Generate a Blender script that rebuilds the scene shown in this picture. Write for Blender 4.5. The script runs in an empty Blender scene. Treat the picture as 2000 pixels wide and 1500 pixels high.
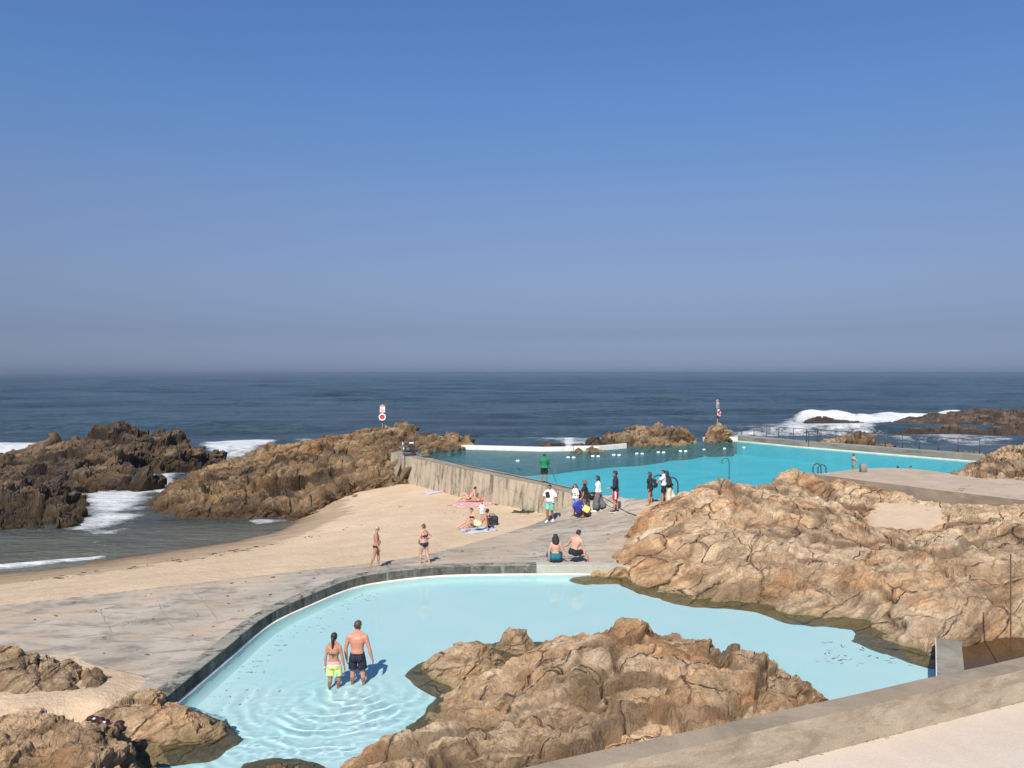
import bpy, math, random
import numpy as np
from mathutils import Vector, Matrix, Quaternion
S = bpy.context.scene
# ---------------------------------------------------------------- camera, sky, sun, exposure
ZC, F, HY = 9.5, 1600.0, 727.0          # eye height above the sea, focal length and horizon row for a 2000 x 1500 frame
cam_d = bpy.data.cameras.new("camera"); cam = bpy.data.objects.new("camera", cam_d); S.collection.objects.link(cam)
cam.location = (0, 0, ZC); cam.rotation_euler = (math.radians(90), 0, 0)
cam_d.sensor_width = 36; cam_d.lens = F / 2000 * 36; cam_d.shift_y = (HY - 750) / 2000
cam_d.clip_start = 0.1; cam_d.clip_end = 40000
S.camera = cam
SUN_EL, SUN_AZ = math.radians(45), math.radians(13)    # light travels towards (+sin az, +cos az): sun behind and left of the eye
w = bpy.data.worlds.new("World"); S.world = w; w.use_nodes = True
nt = w.node_tree; nt.nodes.clear()
def N(t, k, **p):
    n = t.nodes.new(k)
    for a, b in p.items(): setattr(n, a, b)
    return n
wo = N(nt, 'ShaderNodeOutputWorld'); bg = N(nt, 'ShaderNodeBackground'); sk = N(nt, 'ShaderNodeTexSky')
sk.sky_type = 'NISHITA'; sk.sun_disc = False; sk.sun_elevation = SUN_EL
sk.sun_rotation = math.radians(180 + 13); sk.air_density = 1.0; sk.dust_density = 0.6; sk.ozone_density = 2.5; sk.altitude = 10
tc = N(nt, 'ShaderNodeTexCoord'); sx = N(nt, 'ShaderNodeSeparateXYZ'); nt.links.new(tc.outputs['Generated'], sx.inputs[0])
cr = N(nt, 'ShaderNodeValToRGB'); nt.links.new(sx.outputs['Z'], cr.inputs[0])     # the marine haze bank: dims and greys the low sky
E = cr.color_ramp.elements
E[0].position = 0.0; E[0].color = (0.263, 0.376, 0.707, 1)
E[1].position = 0.5; E[1].color = (.57, .77, 1.05, 1)
for p_, c_ in ((.0075, (0.287, 0.382, 0.698, 1)), (.048, (0.296, 0.332, 0.536, 1)), (.11, (0.465, 0.457, 0.582, 1)), (.20, (0.588, 0.6, 0.728, 1)), (.313, (.565, .734, .95, 1)), (.41, (.569, .761, 1.029, 1))):
    e_ = E.new(p_); e_.color = c_
mx = N(nt, 'ShaderNodeMix', data_type='RGBA', blend_type='MULTIPLY'); mx.inputs[0].default_value = 1
nt.links.new(sk.outputs[0], mx.inputs[6]); nt.links.new(cr.outputs[0], mx.inputs[7]); nt.links.new(mx.outputs[2], bg.inputs[0])
bg.inputs[1].default_value = 0.10; nt.links.new(bg.outputs[0], wo.inputs[0])
sun_d = bpy.data.lights.new("sun", 'SUN'); sun_d.energy = 4.6; sun_d.angle = math.radians(0.5); sun_d.color = (1.0, 0.93, 0.82)
sun = bpy.data.objects.new("sun", sun_d); S.collection.objects.link(sun)
_t = Vector((math.sin(SUN_AZ) * math.cos(SUN_EL), math.cos(SUN_AZ) * math.cos(SUN_EL), -math.sin(SUN_EL)))
sun.rotation_euler = _t.to_track_quat('-Z', 'Y').to_euler()
S.view_settings.view_transform = 'Standard'; S.view_settings.look = 'None'; S.view_settings.exposure = 0.35; S.view_settings.gamma = 1.0
S.render.engine = 'CYCLES'; S.cycles.max_bounces = 8; S.cycles.sample_clamp_indirect = 6; S.cycles.transparent_max_bounces = 12; S.cycles.use_denoising = True
S.cycles.caustics_reflective = False; S.cycles.caustics_refractive = True; sun_d.cycles.is_caustics_light = True

# ---------------------------------------------------------------- helpers
COL = S.collection
def tag(o, label=None, cat=None, group=None, kind=None):
    if label: o['label'] = label
    if cat: o['category'] = cat
    if group: o['group'] = group
    if kind: o['kind'] = kind
    return o
def empty(name, loc=(0, 0, 0), rz=0.0):
    o = bpy.data.objects.new(name, None); COL.objects.link(o); o.location = loc; o.rotation_euler = (0, 0, rz)
    o.empty_display_size = 0.2; return o
def mesh_obj(name, V, Fc, mat=None, parent=None, smooth=True, attrs=None, mats=None, midx=None):
    me = bpy.data.meshes.new(name); V = np.asarray(V, dtype=np.float32)
    if isinstance(Fc, np.ndarray) and Fc.ndim == 2:
        k = Fc.shape[1]; me.vertices.add(len(V)); me.vertices.foreach_set('co', V.ravel())
        me.loops.add(Fc.size); me.loops.foreach_set('vertex_index', Fc.astype(np.int32).ravel())
        me.polygons.add(len(Fc)); me.polygons.foreach_set('loop_start', np.arange(0, Fc.size, k, dtype=np.int32))
        me.update(calc_edges=True)
    else:
        me.from_pydata(V.tolist(), [], [list(map(int, f)) for f in Fc]); me.update()
    me.polygons.foreach_set('use_smooth', np.full(len(me.polygons), smooth, dtype=bool))
    for k_, a_ in (attrs or {}).items():
        at = me.attributes.new(k_, 'FLOAT', 'POINT'); at.data.foreach_set('value', np.asarray(a_, dtype=np.float32))
    for m_ in (mats or ([mat] if mat else [])): me.materials.append(m_)
    if midx is not None: me.polygons.foreach_set('material_index', np.asarray(midx, dtype=np.int32))
    me.validate(); o = bpy.data.objects.new(name, me); COL.objects.link(o)
    if parent: o.parent = parent
    return o
def U(px, py, z):                                   # a row and column of the photograph, met with the level z
    d = F * (ZC - z) / (py - HY); return ((px - 1000) / F * d, d, z)
def D(px, py, d):                                   # the same at a known distance
    return ((px - 1000) / F * d, d, ZC - (py - HY) / F * d)

class MB:                                           # collects primitives into one mesh
    def __init__(s): s.v = []; s.f = []
    def add(s, V, Fc):
        b = len(s.v); s.v += [tuple(p) for p in V]; s.f += [[i + b for i in f] for f in Fc]; return s
    def box(s, c, d, R=None, bev=0.0):
        x, y, z = d[0] / 2, d[1] / 2, d[2] / 2; P = []
        if bev <= 0:
            P = [Vector((a * x, b * y, e * z)) for e in (-1, 1) for a, b in ((-1, -1), (1, -1), (1, 1), (-1, 1))]
            Fc = [(0, 3, 2, 1), (4, 5, 6, 7), (0, 1, 5, 4), (1, 2, 6, 5), (2, 3, 7, 6), (3, 0, 4, 7)]
        else:
            b_ = min(bev, x * .9, y * .9, z * .9)
            for zz, i in ((-z, b_), (-z + b_, 0), (z - b_, 0), (z, b_)):
                for a, b, k in ((-1, -1, 0), (-1, -1, 1), (1, -1, 1), (1, -1, 0), (1, 1, 0), (1, 1, 1), (-1, 1, 1), (-1, 1, 0)):
                    xi = x - i; yi = y - i
                    P.append(Vector((a * (xi - (b_ if k else 0)), b * (yi - (0 if k else b_)), zz)))
            Fc = [tuple(range(7, -1, -1)), tuple(range(24, 32))]
            for r in range(3):
                for j in range(8): Fc.append((r * 8 + j, r * 8 + (j + 1) % 8, r * 8 + 8 + (j + 1) % 8, r * 8 + 8 + j))
        if R is not None: P = [R @ p for p in P]
        return s.add([Vector(c) + p for p in P], Fc)
    def tube(s, pts, r, n=10, cap=True):
        pts = [Vector(p) for p in pts]; rs = r if isinstance(r, (list, tuple)) else [r] * len(pts); V = []; up = None
        for i, p in enumerate(pts):
            t = (pts[min(i + 1, len(pts) - 1)] - pts[max(i - 1, 0)]).normalized()
            if up is None: up = Vector((0, 0, 1)) if abs(t.z) < .9 else Vector((1, 0, 0))
            a = t.cross(up).normalized(); b = a.cross(t).normalized(); up = b
            for k in range(n):
                q = 2 * math.pi * k / n; V.append(p + a * (math.cos(q) * rs[i]) + b * (math.sin(q) * rs[i]))
        Fc = [(i * n + k, i * n + (k + 1) % n, (i + 1) * n + (k + 1) % n, (i + 1) * n + k) for i in range(len(pts) - 1) for k in range(n)]
        if cap: Fc += [tuple(range(n - 1, -1, -1)), tuple(range((len(pts) - 1) * n, len(pts) * n))]
        return s.add(V, Fc)
    def ball(s, c, r, R=None, nu=16, nv=10):
        r = (r, r, r) if not hasattr(r, '__len__') else r; V = [Vector((0, 0, -r[2]))]
        for j in range(1, nv):
            a = -math.pi / 2 + math.pi * j / nv
            for i in range(nu):
                q = 2 * math.pi * i / nu; V.append(Vector((r[0] * math.cos(a) * math.cos(q), r[1] * math.cos(a) * math.sin(q), r[2] * math.sin(a))))
        V.append(Vector((0, 0, r[2]))); Fc = [(0, 1 + (i + 1) % nu, 1 + i) for i in range(nu)]
        for j in range(nv - 2):
            for i in range(nu): Fc.append((1 + j * nu + i, 1 + j * nu + (i + 1) % nu, 1 + (j + 1) * nu + (i + 1) % nu, 1 + (j + 1) * nu + i))
        t = len(V) - 1; Fc += [(1 + (nv - 2) * nu + i, 1 + (nv - 2) * nu + (i + 1) % nu, t) for i in range(nu)]
        if R is not None: V = [R @ p for p in V]
        return s.add([Vector(c) + p for p in V], Fc)
    def torus(s, c, R_, r, M=None, nu=28, nv=10):
        V = []
        for i in range(nu):
            a = 2 * math.pi * i / nu
            for j in range(nv):
                b = 2 * math.pi * j / nv; p = Vector(((R_ + r * math.cos(b)) * math.cos(a), (R_ + r * math.cos(b)) * math.sin(a), r * math.sin(b)))
                V.append(Vector(c) + (M @ p if M is not None else p))
        return s.add(V, [(i * nv + j, ((i + 1) % nu) * nv + j, ((i + 1) % nu) * nv + (j + 1) % nv, i * nv + (j + 1) % nv) for i in range(nu) for j in range(nv)])
    def build(s, name, mat, parent=None, smooth=True): return mesh_obj(name, s.v, s.f, mat, parent, smooth)

# ---------------------------------------------------------------- numpy noise
def _h(ix, iy, iz, s):
    with np.errstate(over='ignore'):
        h = (ix.astype(np.int64).astype(np.uint32) * np.uint32(374761393) + iy.astype(np.int64).astype(np.uint32) * np.uint32(668265263)
             + iz.astype(np.int64).astype(np.uint32) * np.uint32(2147483647) + np.uint32(s * 974711 & 0xffffffff))
        h = (h ^ (h >> np.uint32(13))) * np.uint32(1274126177); h = (h ^ (h >> np.uint32(15))) * np.uint32(2246822519)
        h = h ^ (h >> np.uint32(16))
    return h.astype(np.float32) / np.float32(4294967295.0)
def vnoise(P, s=0):
    I = np.floor(P); f = P - I; f = f * f * (3 - 2 * f); I = I.astype(np.int64); o = 0
    for a in (0, 1):
        for b in (0, 1):
            for c in (0, 1):
                wt = (f[:, 0] if a else 1 - f[:, 0]) * (f[:, 1] if b else 1 - f[:, 1]) * (f[:, 2] if c else 1 - f[:, 2])
                o = o + wt * _h(I[:, 0] + a, I[:, 1] + b, I[:, 2] + c, s)
    return o * 2 - 1
def fbm(P, s=0, o=4, g=.5):
    r = 0; a = 1
    for k in range(o): r = r + a * vnoise(P * 2 ** k + 17.3 * k, s + k * 7); a *= g
    return r
def cells(P, s=0):                                  # F1, F2, cell random, offset vector from the cell centre
    I = np.floor(P).astype(np.int64); n = len(P)
    f1 = np.full(n, 9., np.float32); f2 = np.full(n, 9., np.float32); rid = np.zeros(n, np.float32); off = np.zeros((n, 3), np.float32)
    for a in (-1, 0, 1):
        for b in (-1, 0, 1):
            for c in (-1, 0, 1):
                J = [I[:, 0] + a, I[:, 1] + b, I[:, 2] + c]
                C = np.stack([J[k] + .1 + .8 * _h(*J, s + 11 * (k + 1)) for k in range(3)], 1); d = (P - C).astype(np.float32)
                q = np.sqrt((d * d).sum(1)); m = q < f1
                f2 = np.where(m, f1, np.minimum(f2, q)); f1 = np.where(m, q, f1)
                rid = np.where(m, _h(*J, s + 77), rid); off = np.where(m[:, None], d, off)
    return f1, f2, rid, off
def sdist(X, Y, poly):                              # signed distance to a polygon, positive inside
    P = np.asarray(poly, float)[:, :2]; n = len(P); best = np.full(X.shape, 1e9); ins = np.zeros(X.shape, bool)
    for i in range(n):
        a = P[i]; b = P[(i + 1) % n]; e = b - a; L = max(e @ e, 1e-9)
        t = np.clip(((X - a[0]) * e[0] + (Y - a[1]) * e[1]) / L, 0, 1)
        best = np.minimum(best, (X - a[0] - t * e[0]) ** 2 + (Y - a[1] - t * e[1]) ** 2)
        c = (a[1] > Y) != (b[1] > Y)
        ins ^= c & (X < (b[0] - a[0]) * (Y - a[1]) / (b[1] - a[1] + 1e-12) + a[0])
    return np.where(ins, 1, -1) * np.sqrt(best)
def rbf(C, X, Y, lam=0.02):
    C = np.asarray(C, float); n = len(C); r = np.hypot(C[:, None, 0] - C[None, :, 0], C[:, None, 1] - C[None, :, 1])
    A = np.zeros((n + 1, n + 1)); A[:n, :n] = -r - np.eye(n) * lam; A[:n, n] = 1; A[n, :n] = 1
    wv = np.linalg.solve(A, np.append(C[:, 2], 0)); o = np.full(X.shape, wv[n])
    for i in range(n): o = o - wv[i] * np.hypot(X - C[i, 0], Y - C[i, 1])
    return o
def grid_faces(ny, nx, keep=None):
    i = np.arange((ny - 1) * nx).reshape(ny - 1, nx)[:, :-1].ravel(); q = np.stack([i, i + 1, i + 1 + nx, i + nx], 1)
    if keep is not None: q = q[keep[q].all(1)]
    return q
def compact(V, q, A):
    u, inv = np.unique(q, return_inverse=True); return V[u], inv.reshape(q.shape), {k: a[u] for k, a in A.items()}
def sm(a, b, x): t = np.clip((x - a) / (b - a), 0, 1); return t * t * (3 - 2 * t)
# ---------------------------------------------------------------- materials
def new_mat(name):
    m = bpy.data.materials.new(name); m.use_nodes = True; t = m.node_tree; t.nodes.clear()
    o = N(t, 'ShaderNodeOutputMaterial'); p = N(t, 'ShaderNodeBsdfPrincipled'); t.links.new(p.outputs[0], o.inputs[0]); return m, t, p, o
def mapped(t, scale=(1, 1, 1), rot=(0, 0, 0), src='Object'):
    c = N(t, 'ShaderNodeTexCoord'); m = N(t, 'ShaderNodeMapping'); m.inputs['Scale'].default_value = scale
    m.inputs['Rotation'].default_value = rot; t.links.new(c.outputs[src], m.inputs[0]); return m.outputs[0]
def noise(t, vec, scale, detail=6, rough=.6, dist=0.0):
    n = N(t, 'ShaderNodeTexNoise'); t.links.new(vec, n.inputs['Vector']); n.inputs['Scale'].default_value = scale
    n.inputs['Detail'].default_value = detail; n.inputs['Roughness'].default_value = rough; n.inputs['Distortion'].default_value = dist; return n.outputs[0]
def ramp(t, fac, pts, interp='LINEAR'):
    r = N(t, 'ShaderNodeValToRGB'); t.links.new(fac, r.inputs[0]); e = r.color_ramp.elements; r.color_ramp.interpolation = interp
    while len(e) < len(pts): e.new(.5)
    for k, (p_, c_) in enumerate(pts):
        e[k].position = p_; e[k].color = (c_[0], c_[1], c_[2], 1) if hasattr(c_, '__len__') else (c_, c_, c_, 1)
    return r.outputs[0]
def mixc(t, f, a, b, mode='MIX'):
    m = N(t, 'ShaderNodeMix', data_type='RGBA', blend_type=mode)
    for s_, v in ((0, f), (6, a), (7, b)):
        if hasattr(v, 'links') or hasattr(v, 'is_linked'): t.links.new(v, m.inputs[s_])
        elif hasattr(v, '__len__'): m.inputs[s_].default_value = (v[0], v[1], v[2], 1)
        else: m.inputs[s_].default_value = v if s_ == 0 else (v, v, v, 1)
    return m.outputs[2]
def mth(t, op, a, b=0.0, clamp=False):
    m = N(t, 'ShaderNodeMath', operation=op, use_clamp=clamp)
    for i, v in enumerate((a, b)):
        if hasattr(v, 'is_linked'): t.links.new(v, m.inputs[i])
        else: m.inputs[i].default_value = v
    return m.outputs[0]
def attr(t, name):
    a = N(t, 'ShaderNodeAttribute'); a.attribute_name = name; return a.outputs['Fac']
def bump(t, p, h, dist=.02, strength=1.0):
    b = N(t, 'ShaderNodeBump'); b.inputs['Distance'].default_value = dist; b.inputs['Strength'].default_value = strength
    t.links.new(h, b.inputs['Height']); t.links.new(b.outputs[0], p.inputs['Normal']); return b
def simple(name, c, rough=.6, nz=.12, sc=8, metal=0.0, bmp=0.0):
    m, t, p, o = new_mat(name); v = mapped(t); n = noise(t, v, sc, 4)
    k = tuple(x * (1 - nz) for x in c); l = tuple(min(1, x * (1 + nz)) for x in c)
    t.links.new(ramp(t, n, [(.3, k), (.7, l)]), p.inputs['Base Color']); p.inputs['Roughness'].default_value = rough; p.inputs['Metallic'].default_value = metal
    if bmp: bump(t, p, noise(t, v, sc * 3, 4), bmp)
    return m
def zpos(t):
    g = N(t, 'ShaderNodeNewGeometry'); s = N(t, 'ShaderNodeSeparateXYZ'); t.links.new(g.outputs['Position'], s.inputs[0]); return s.outputs

def rock_mat(name, cols, wet_z=None, wet=(.09, .07, .035), scale=1.0, wetw=.12, spot=(.50, .24, .10), dk=1.0):
    m, t, p, o = new_mat(name); v = mapped(t); a, b, c = cols; bed = attr(t, 'bed'); px_, py_, pz_ = zpos(t)
    def bedvec(kb, kx):                                    # long along the bedding, thin across it
        cb = N(t, 'ShaderNodeCombineXYZ'); t.links.new(mth(t, 'MULTIPLY', bed, kb), cb.inputs[0]); t.links.new(mth(t, 'MULTIPLY', px_, kx), cb.inputs[1]); t.links.new(mth(t, 'MULTIPLY', py_, kx), cb.inputs[2]); return cb.outputs[0]
    n1 = noise(t, v, .5 * scale, 6, .62, .5); nb = noise(t, bedvec(2.2 * scale, .35 * scale), 1.0, 7, .66, .3); nf = noise(t, bedvec(9 * scale, 1.4 * scale), 1.0, 8, .74, .25); n3 = noise(t, v, 10 * scale, 6, .75); n4 = noise(t, v, 42, 4, .7)
    col = ramp(t, mth(t, 'ADD', mth(t, 'MULTIPLY', n1, .6), mth(t, 'MULTIPLY', nb, .4)), [(.42, a), (.50, b), (.58, c)])
    col = mixc(t, 1, col, ramp(t, attr(t, 'cellv'), [(0, .74), (.5, 1.0), (1, 1.22)]), 'MULTIPLY')
    col = mixc(t, 1, col, ramp(t, nb, [(.34, .72), (.46, .97), (.58, 1.05), (.70, 1.25)]), 'MULTIPLY')
    col = mixc(t, 1, col, ramp(t, nf, [(.32, .58), (.44, .95), (.60, 1.08), (.72, 1.28)]), 'MULTIPLY')
    col = mixc(t, 1, col, ramp(t, n3, [(.30, .78), (.5, 1.03), (.72, 1.2)]), 'MULTIPLY')
    sp = ramp(t, noise(t, v, .7 * scale, 4, .5, .3), [(.59, 0), (.70, .6)]); col = mixc(t, sp, col, mixc(t, 1, spot, ramp(t, n3, [(.3, .6), (.7, 1.15)]), 'MULTIPLY'))
    lich = ramp(t, mth(t, 'ADD', mth(t, 'MULTIPLY', noise(t, v, 1.7 * scale, 8, .78, .5), .7), mth(t, 'MULTIPLY', nb, .3)), [(.545, 0), (.62, .55 * dk)]); col = mixc(t, lich, col, mixc(t, 1, (a[0] * .66, a[1] * .68, a[2] * .72), ramp(t, n3, [(.3, .6), (.7, 1.3)]), 'MULTIPLY'))
    col = mixc(t, ramp(t, nf, [(.60, 0), (.70, .55)]), col, (c[0] * 1.22, c[1] * 1.22, c[2] * 1.28))
    vo = N(t, 'ShaderNodeTexVoronoi', feature='DISTANCE_TO_EDGE'); wv = N(t, 'ShaderNodeMix', data_type='VECTOR'); wv.inputs[0].default_value = .16; t.links.new(bedvec(1.7 * scale, .62 * scale), wv.inputs[4]); nz_ = N(t, 'ShaderNodeTexNoise'); t.links.new(v, nz_.inputs['Vector']); nz_.inputs['Scale'].default_value = 1.6 * scale; nz_.inputs['Detail'].default_value = 5; t.links.new(nz_.outputs['Color'], wv.inputs[5]); t.links.new(wv.outputs[1], vo.inputs['Vector']); vo.inputs['Scale'].default_value = 1.0
    line = ramp(t, vo.outputs['Distance'], [(.0, 1), (.012, .5), (.032, 0)]); line = mth(t, 'MULTIPLY', line, ramp(t, noise(t, v, .8 * scale, 4), [(.40, .15), (.55, 1)]))
    col = mixc(t, mth(t, 'MULTIPLY', line, .6), col, (a[0] * .26, a[1] * .25, a[2] * .26))
    pit = ramp(t, noise(t, v, 15 * scale, 5, .8, .4), [(.34, .75), (.41, 0)]); col = mixc(t, pit, col, (a[0] * .34, a[1] * .33, a[2] * .34))
    grey = ramp(t, noise(t, v, .38 * scale, 5, .6, .4), [(.50, 0), (.60, .55)]); col = mixc(t, grey, col, mixc(t, 1, col, (.68, .67, .68), 'MULTIPLY'))
    warm = ramp(t, noise(t, v, .45 * scale, 4, .55, .8), [(.50, 0), (.62, .6)]); col = mixc(t, warm, col, mixc(t, 1, col, (1.12, .88, .68), 'MULTIPLY'))
    col = mixc(t, ramp(t, attr(t, 'crack'), [(.2, 0), (.8, .66)]), col, (a[0] * .30, a[1] * .28, a[2] * .28))
    if wet_z is not None:
        e = mth(t, 'ADD', pz_, mth(t, 'MULTIPLY', mth(t, 'SUBTRACT', noise(t, v, 1.3, 4), .5), wetw * 3))
        wf = ramp(t, mth(t, 'DIVIDE', mth(t, 'SUBTRACT', e, wet_z - wetw), 2 * wetw), [(0, 1), (1, 0)])
        col = mixc(t, mth(t, 'MULTIPLY', wf, .8), col, mixc(t, 1, wet, ramp(t, n3, [(.3, .6), (.7, 1.3)]), 'MULTIPLY'))
        t.links.new(mth(t, 'SUBTRACT', .9, mth(t, 'MULTIPLY', wf, .35)), p.inputs['Roughness'])
    else: p.inputs['Roughness'].default_value = .9
    p.inputs['Specular IOR Level'].default_value = .2; t.links.new(col, p.inputs['Base Color'])
    h = mth(t, 'ADD', mth(t, 'MULTIPLY', nf, 1.0), mth(t, 'MULTIPLY', noise(t, v, 6 * scale, 8, .72), .55)); h = mth(t, 'ADD', h, mth(t, 'MULTIPLY', n4, .12)); h = mth(t, 'SUBTRACT', h, mth(t, 'MULTIPLY', line, .8))
    bump(t, p, h, .24, 1.0); return m

TAN = ((.40, .27, .155), (.62, .43, .255), (.74, .55, .36))
M = {}
M['rock_pool'] = rock_mat('rock_tan', TAN, 2.14, (.30, .25, .115), wetw=.07)
M['rock_dry'] = rock_mat('rock_dry', ((.26, .18, .11), (.46, .33, .20), (.58, .44, .29)))
M['rock_right'] = rock_mat('rock_right', ((.39, .265, .16), (.62, .44, .27), (.73, .56, .37)), 2.14, (.30, .25, .115), scale=.8, wetw=.07)
M['rock_sea'] = rock_mat('rock_sea', ((.075, .058, .045), (.135, .095, .062), (.21, .145, .085)), .9, (.055, .036, .02), scale=.6, wetw=.4, spot=(.26, .13, .05))
M['rock_reef'] = rock_mat('rock_reef', ((.125, .088, .056), (.235, .16, .088), (.34, .235, .13)), .7, (.075, .045, .022), scale=.6, wetw=.35, spot=(.34, .19, .07))
M['rock_dark'] = rock_mat('rock_dark', ((.06, .047, .04), (.10, .072, .052), (.17, .115, .075)), .5, (.05, .035, .022), scale=.4, wetw=.4, spot=(.15, .09, .05))
M['rock_far'] = rock_mat('rock_far', ((.17, .12, .07), (.28, .20, .115), (.38, .28, .17)), 3.12, (.09, .07, .04), scale=.6, wetw=.12)

def sand_mat():
    m, t, p, o = new_mat('beach_sand'); v = mapped(t); z = zpos(t)[2]
    n = noise(t, v, .5, 6, .6); n2 = noise(t, v, 22, 5, .7); n3 = noise(t, mapped(t, (.35, 1, 1), (0, 0, .25)), 1.4, 6, .6, .3)
    dry = ramp(t, n, [(.35, (.58, .435, .29)), (.65, (.655, .505, .345))])
    damp = ramp(t, n3, [(.35, (.25, .175, .11)), (.65, (.33, .235, .15))])
    e = mth(t, 'ADD', z, mth(t, 'MULTIPLY', mth(t, 'SUBTRACT', n3, .5), .75))
    f = ramp(t, e, [(.20, 0), (.62, .35), (.86, .45), (.93, 1)])
    c = mixc(t, f, damp, dry)
    c = mixc(t, ramp(t, mth(t, 'ADD', z, mth(t, 'MULTIPLY', n3, .2)), [(.12, .8), (.30, 0)]), c, (.10, .065, .05))
    c = mixc(t, 1, c, ramp(t, n2, [(.3, .86), (.7, 1.08)]), 'MULTIPLY')
    c = mixc(t, ramp(t, noise(t, v, 5, 8, .8), [(.70, 0), (.76, .5)]), c, (.25, .17, .10))
    t.links.new(c, p.inputs['Base Color']); p.inputs['Roughness'].default_value = .95; p.inputs['Specular IOR Level'].default_value = .1
    h = mth(t, 'ADD', noise(t, v, 5, 6, .65), mth(t, 'MULTIPLY', n2, .25)); bump(t, p, h, .09, .9); return m
M['sand'] = sand_mat()

def concrete(name, a, b, dark=(.10, .09, .078), sandy=.0, streak=None, sc=1.0, stain=.5, cracks=0):
    m, t, p, o = new_mat(name); v = mapped(t); vv = mapped(t, streak[0], streak[1]) if streak else v
    n1 = noise(t, v, .45 * sc, 6, .65, .4); n2 = noise(t, vv, 1.2 * sc, 8, .72, .5); n3 = noise(t, v, 30, 5, .75)
    c = ramp(t, n1, [(.35, a), (.62, b)])
    c = mixc(t, ramp(t, n2, [(.48, 0), (.60, stain)]), c, dark)
    c = mixc(t, ramp(t, noise(t, vv, 3.1 * sc, 8, .8), [(.60, 0), (.70, stain * .7)]), c, tuple(x * .7 for x in dark))
    if sandy: c = mixc(t, ramp(t, noise(t, v, .33, 6, .6, .3), [(.46, 0), (.60, sandy)]), c, (.50, .37, .25))
    if cracks:
        vo = N(t, 'ShaderNodeTexVoronoi', feature='DISTANCE_TO_EDGE'); vo.inputs['Scale'].default_value = cracks; wv = N(t, 'ShaderNodeMix', data_type='VECTOR'); wv.inputs[0].default_value = .22; nz_ = N(t, 'ShaderNodeTexNoise'); nz_.inputs['Scale'].default_value = 1.1; nz_.inputs['Detail'].default_value = 7
        t.links.new(v, nz_.inputs['Vector']); t.links.new(mapped(t, (.35, .35, 1.1)), wv.inputs[4]); t.links.new(nz_.outputs['Color'], wv.inputs[5]); t.links.new(wv.outputs[1], vo.inputs['Vector']); c = mixc(t, ramp(t, vo.outputs['Distance'], [(0, .5), (.006, .35), (.016, 0)]), c, dark)
        c = mixc(t, ramp(t, noise(t, v, .7, 5, .6), [(.50, 0), (.56, .55)]), c, (.50, .42, .30))
    c = mixc(t, 1, c, ramp(t, n3, [(.3, .82), (.7, 1.12)]), 'MULTIPLY')
    t.links.new(c, p.inputs['Base Color']); p.inputs['Roughness'].default_value = .88; p.inputs['Specular IOR Level'].default_value = .2
    bump(t, p, mth(t, 'ADD', mth(t, 'MULTIPLY', n3, .4), n2), .03, .7); return m
M['deck'] = concrete('deck_concrete', (.33, .29, .235), (.47, .415, .34), (.19, .17, .14), .5, ((.6, 1.5, 1), (0, 0, -.45)), 1.0, .8)
M['rim'] = concrete('rim_face', (.24, .23, .19), (.33, .315, .26), (.065, .068, .055), 0, None, 2.2, .95)
M['rim_new'] = concrete('rim_face_new', (.40, .385, .32), (.47, .45, .38), (.30, .28, .23), 0, None, 1.0, .3)
M['wall_old'] = concrete('wall_old', (.42, .36, .27), (.56, .47, .34), (.13, .11, .09), 0, ((1.6, 1.2, .16), (0, .12, 0)), 1.4, .9, .8)
M['joint'] = simple('joint_dark', (.24, .21, .165), .9)
M['walk'] = concrete('walk_concrete', (.25, .235, .20), (.34, .315, .265), (.13, .125, .11), 0, ((.3, 1.6, 1), (0, 0, -.9)), 1.0, .8)
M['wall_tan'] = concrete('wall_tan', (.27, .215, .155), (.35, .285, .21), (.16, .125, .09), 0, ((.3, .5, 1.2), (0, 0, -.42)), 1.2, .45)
M['wall_par'] = concrete('parapet_face', (.30, .24, .175), (.43, .36, .27), (.19, .15, .11), 0, ((.5, .5, 1.6), (0, 0, -.42)), 1.6, .5)
M['wall_far'] = concrete('wall_far', (.22, .205, .165), (.31, .28, .22), (.09, .09, .07), 0, ((.25, .25, 3), (0, 0, 0)), 1.0, .7)
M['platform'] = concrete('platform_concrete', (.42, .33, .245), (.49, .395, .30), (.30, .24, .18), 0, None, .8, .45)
M['terrace'] = concrete('terrace', (.56, .475, .385), (.60, .51, .42), (.50, .42, .34), 0, None, .6, .3)
M['white_paint'] = concrete('white_paint', (.74, .73, .66), (.80, .79, .72), (.45, .43, .34), 0, None, 1.5, .35)

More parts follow.
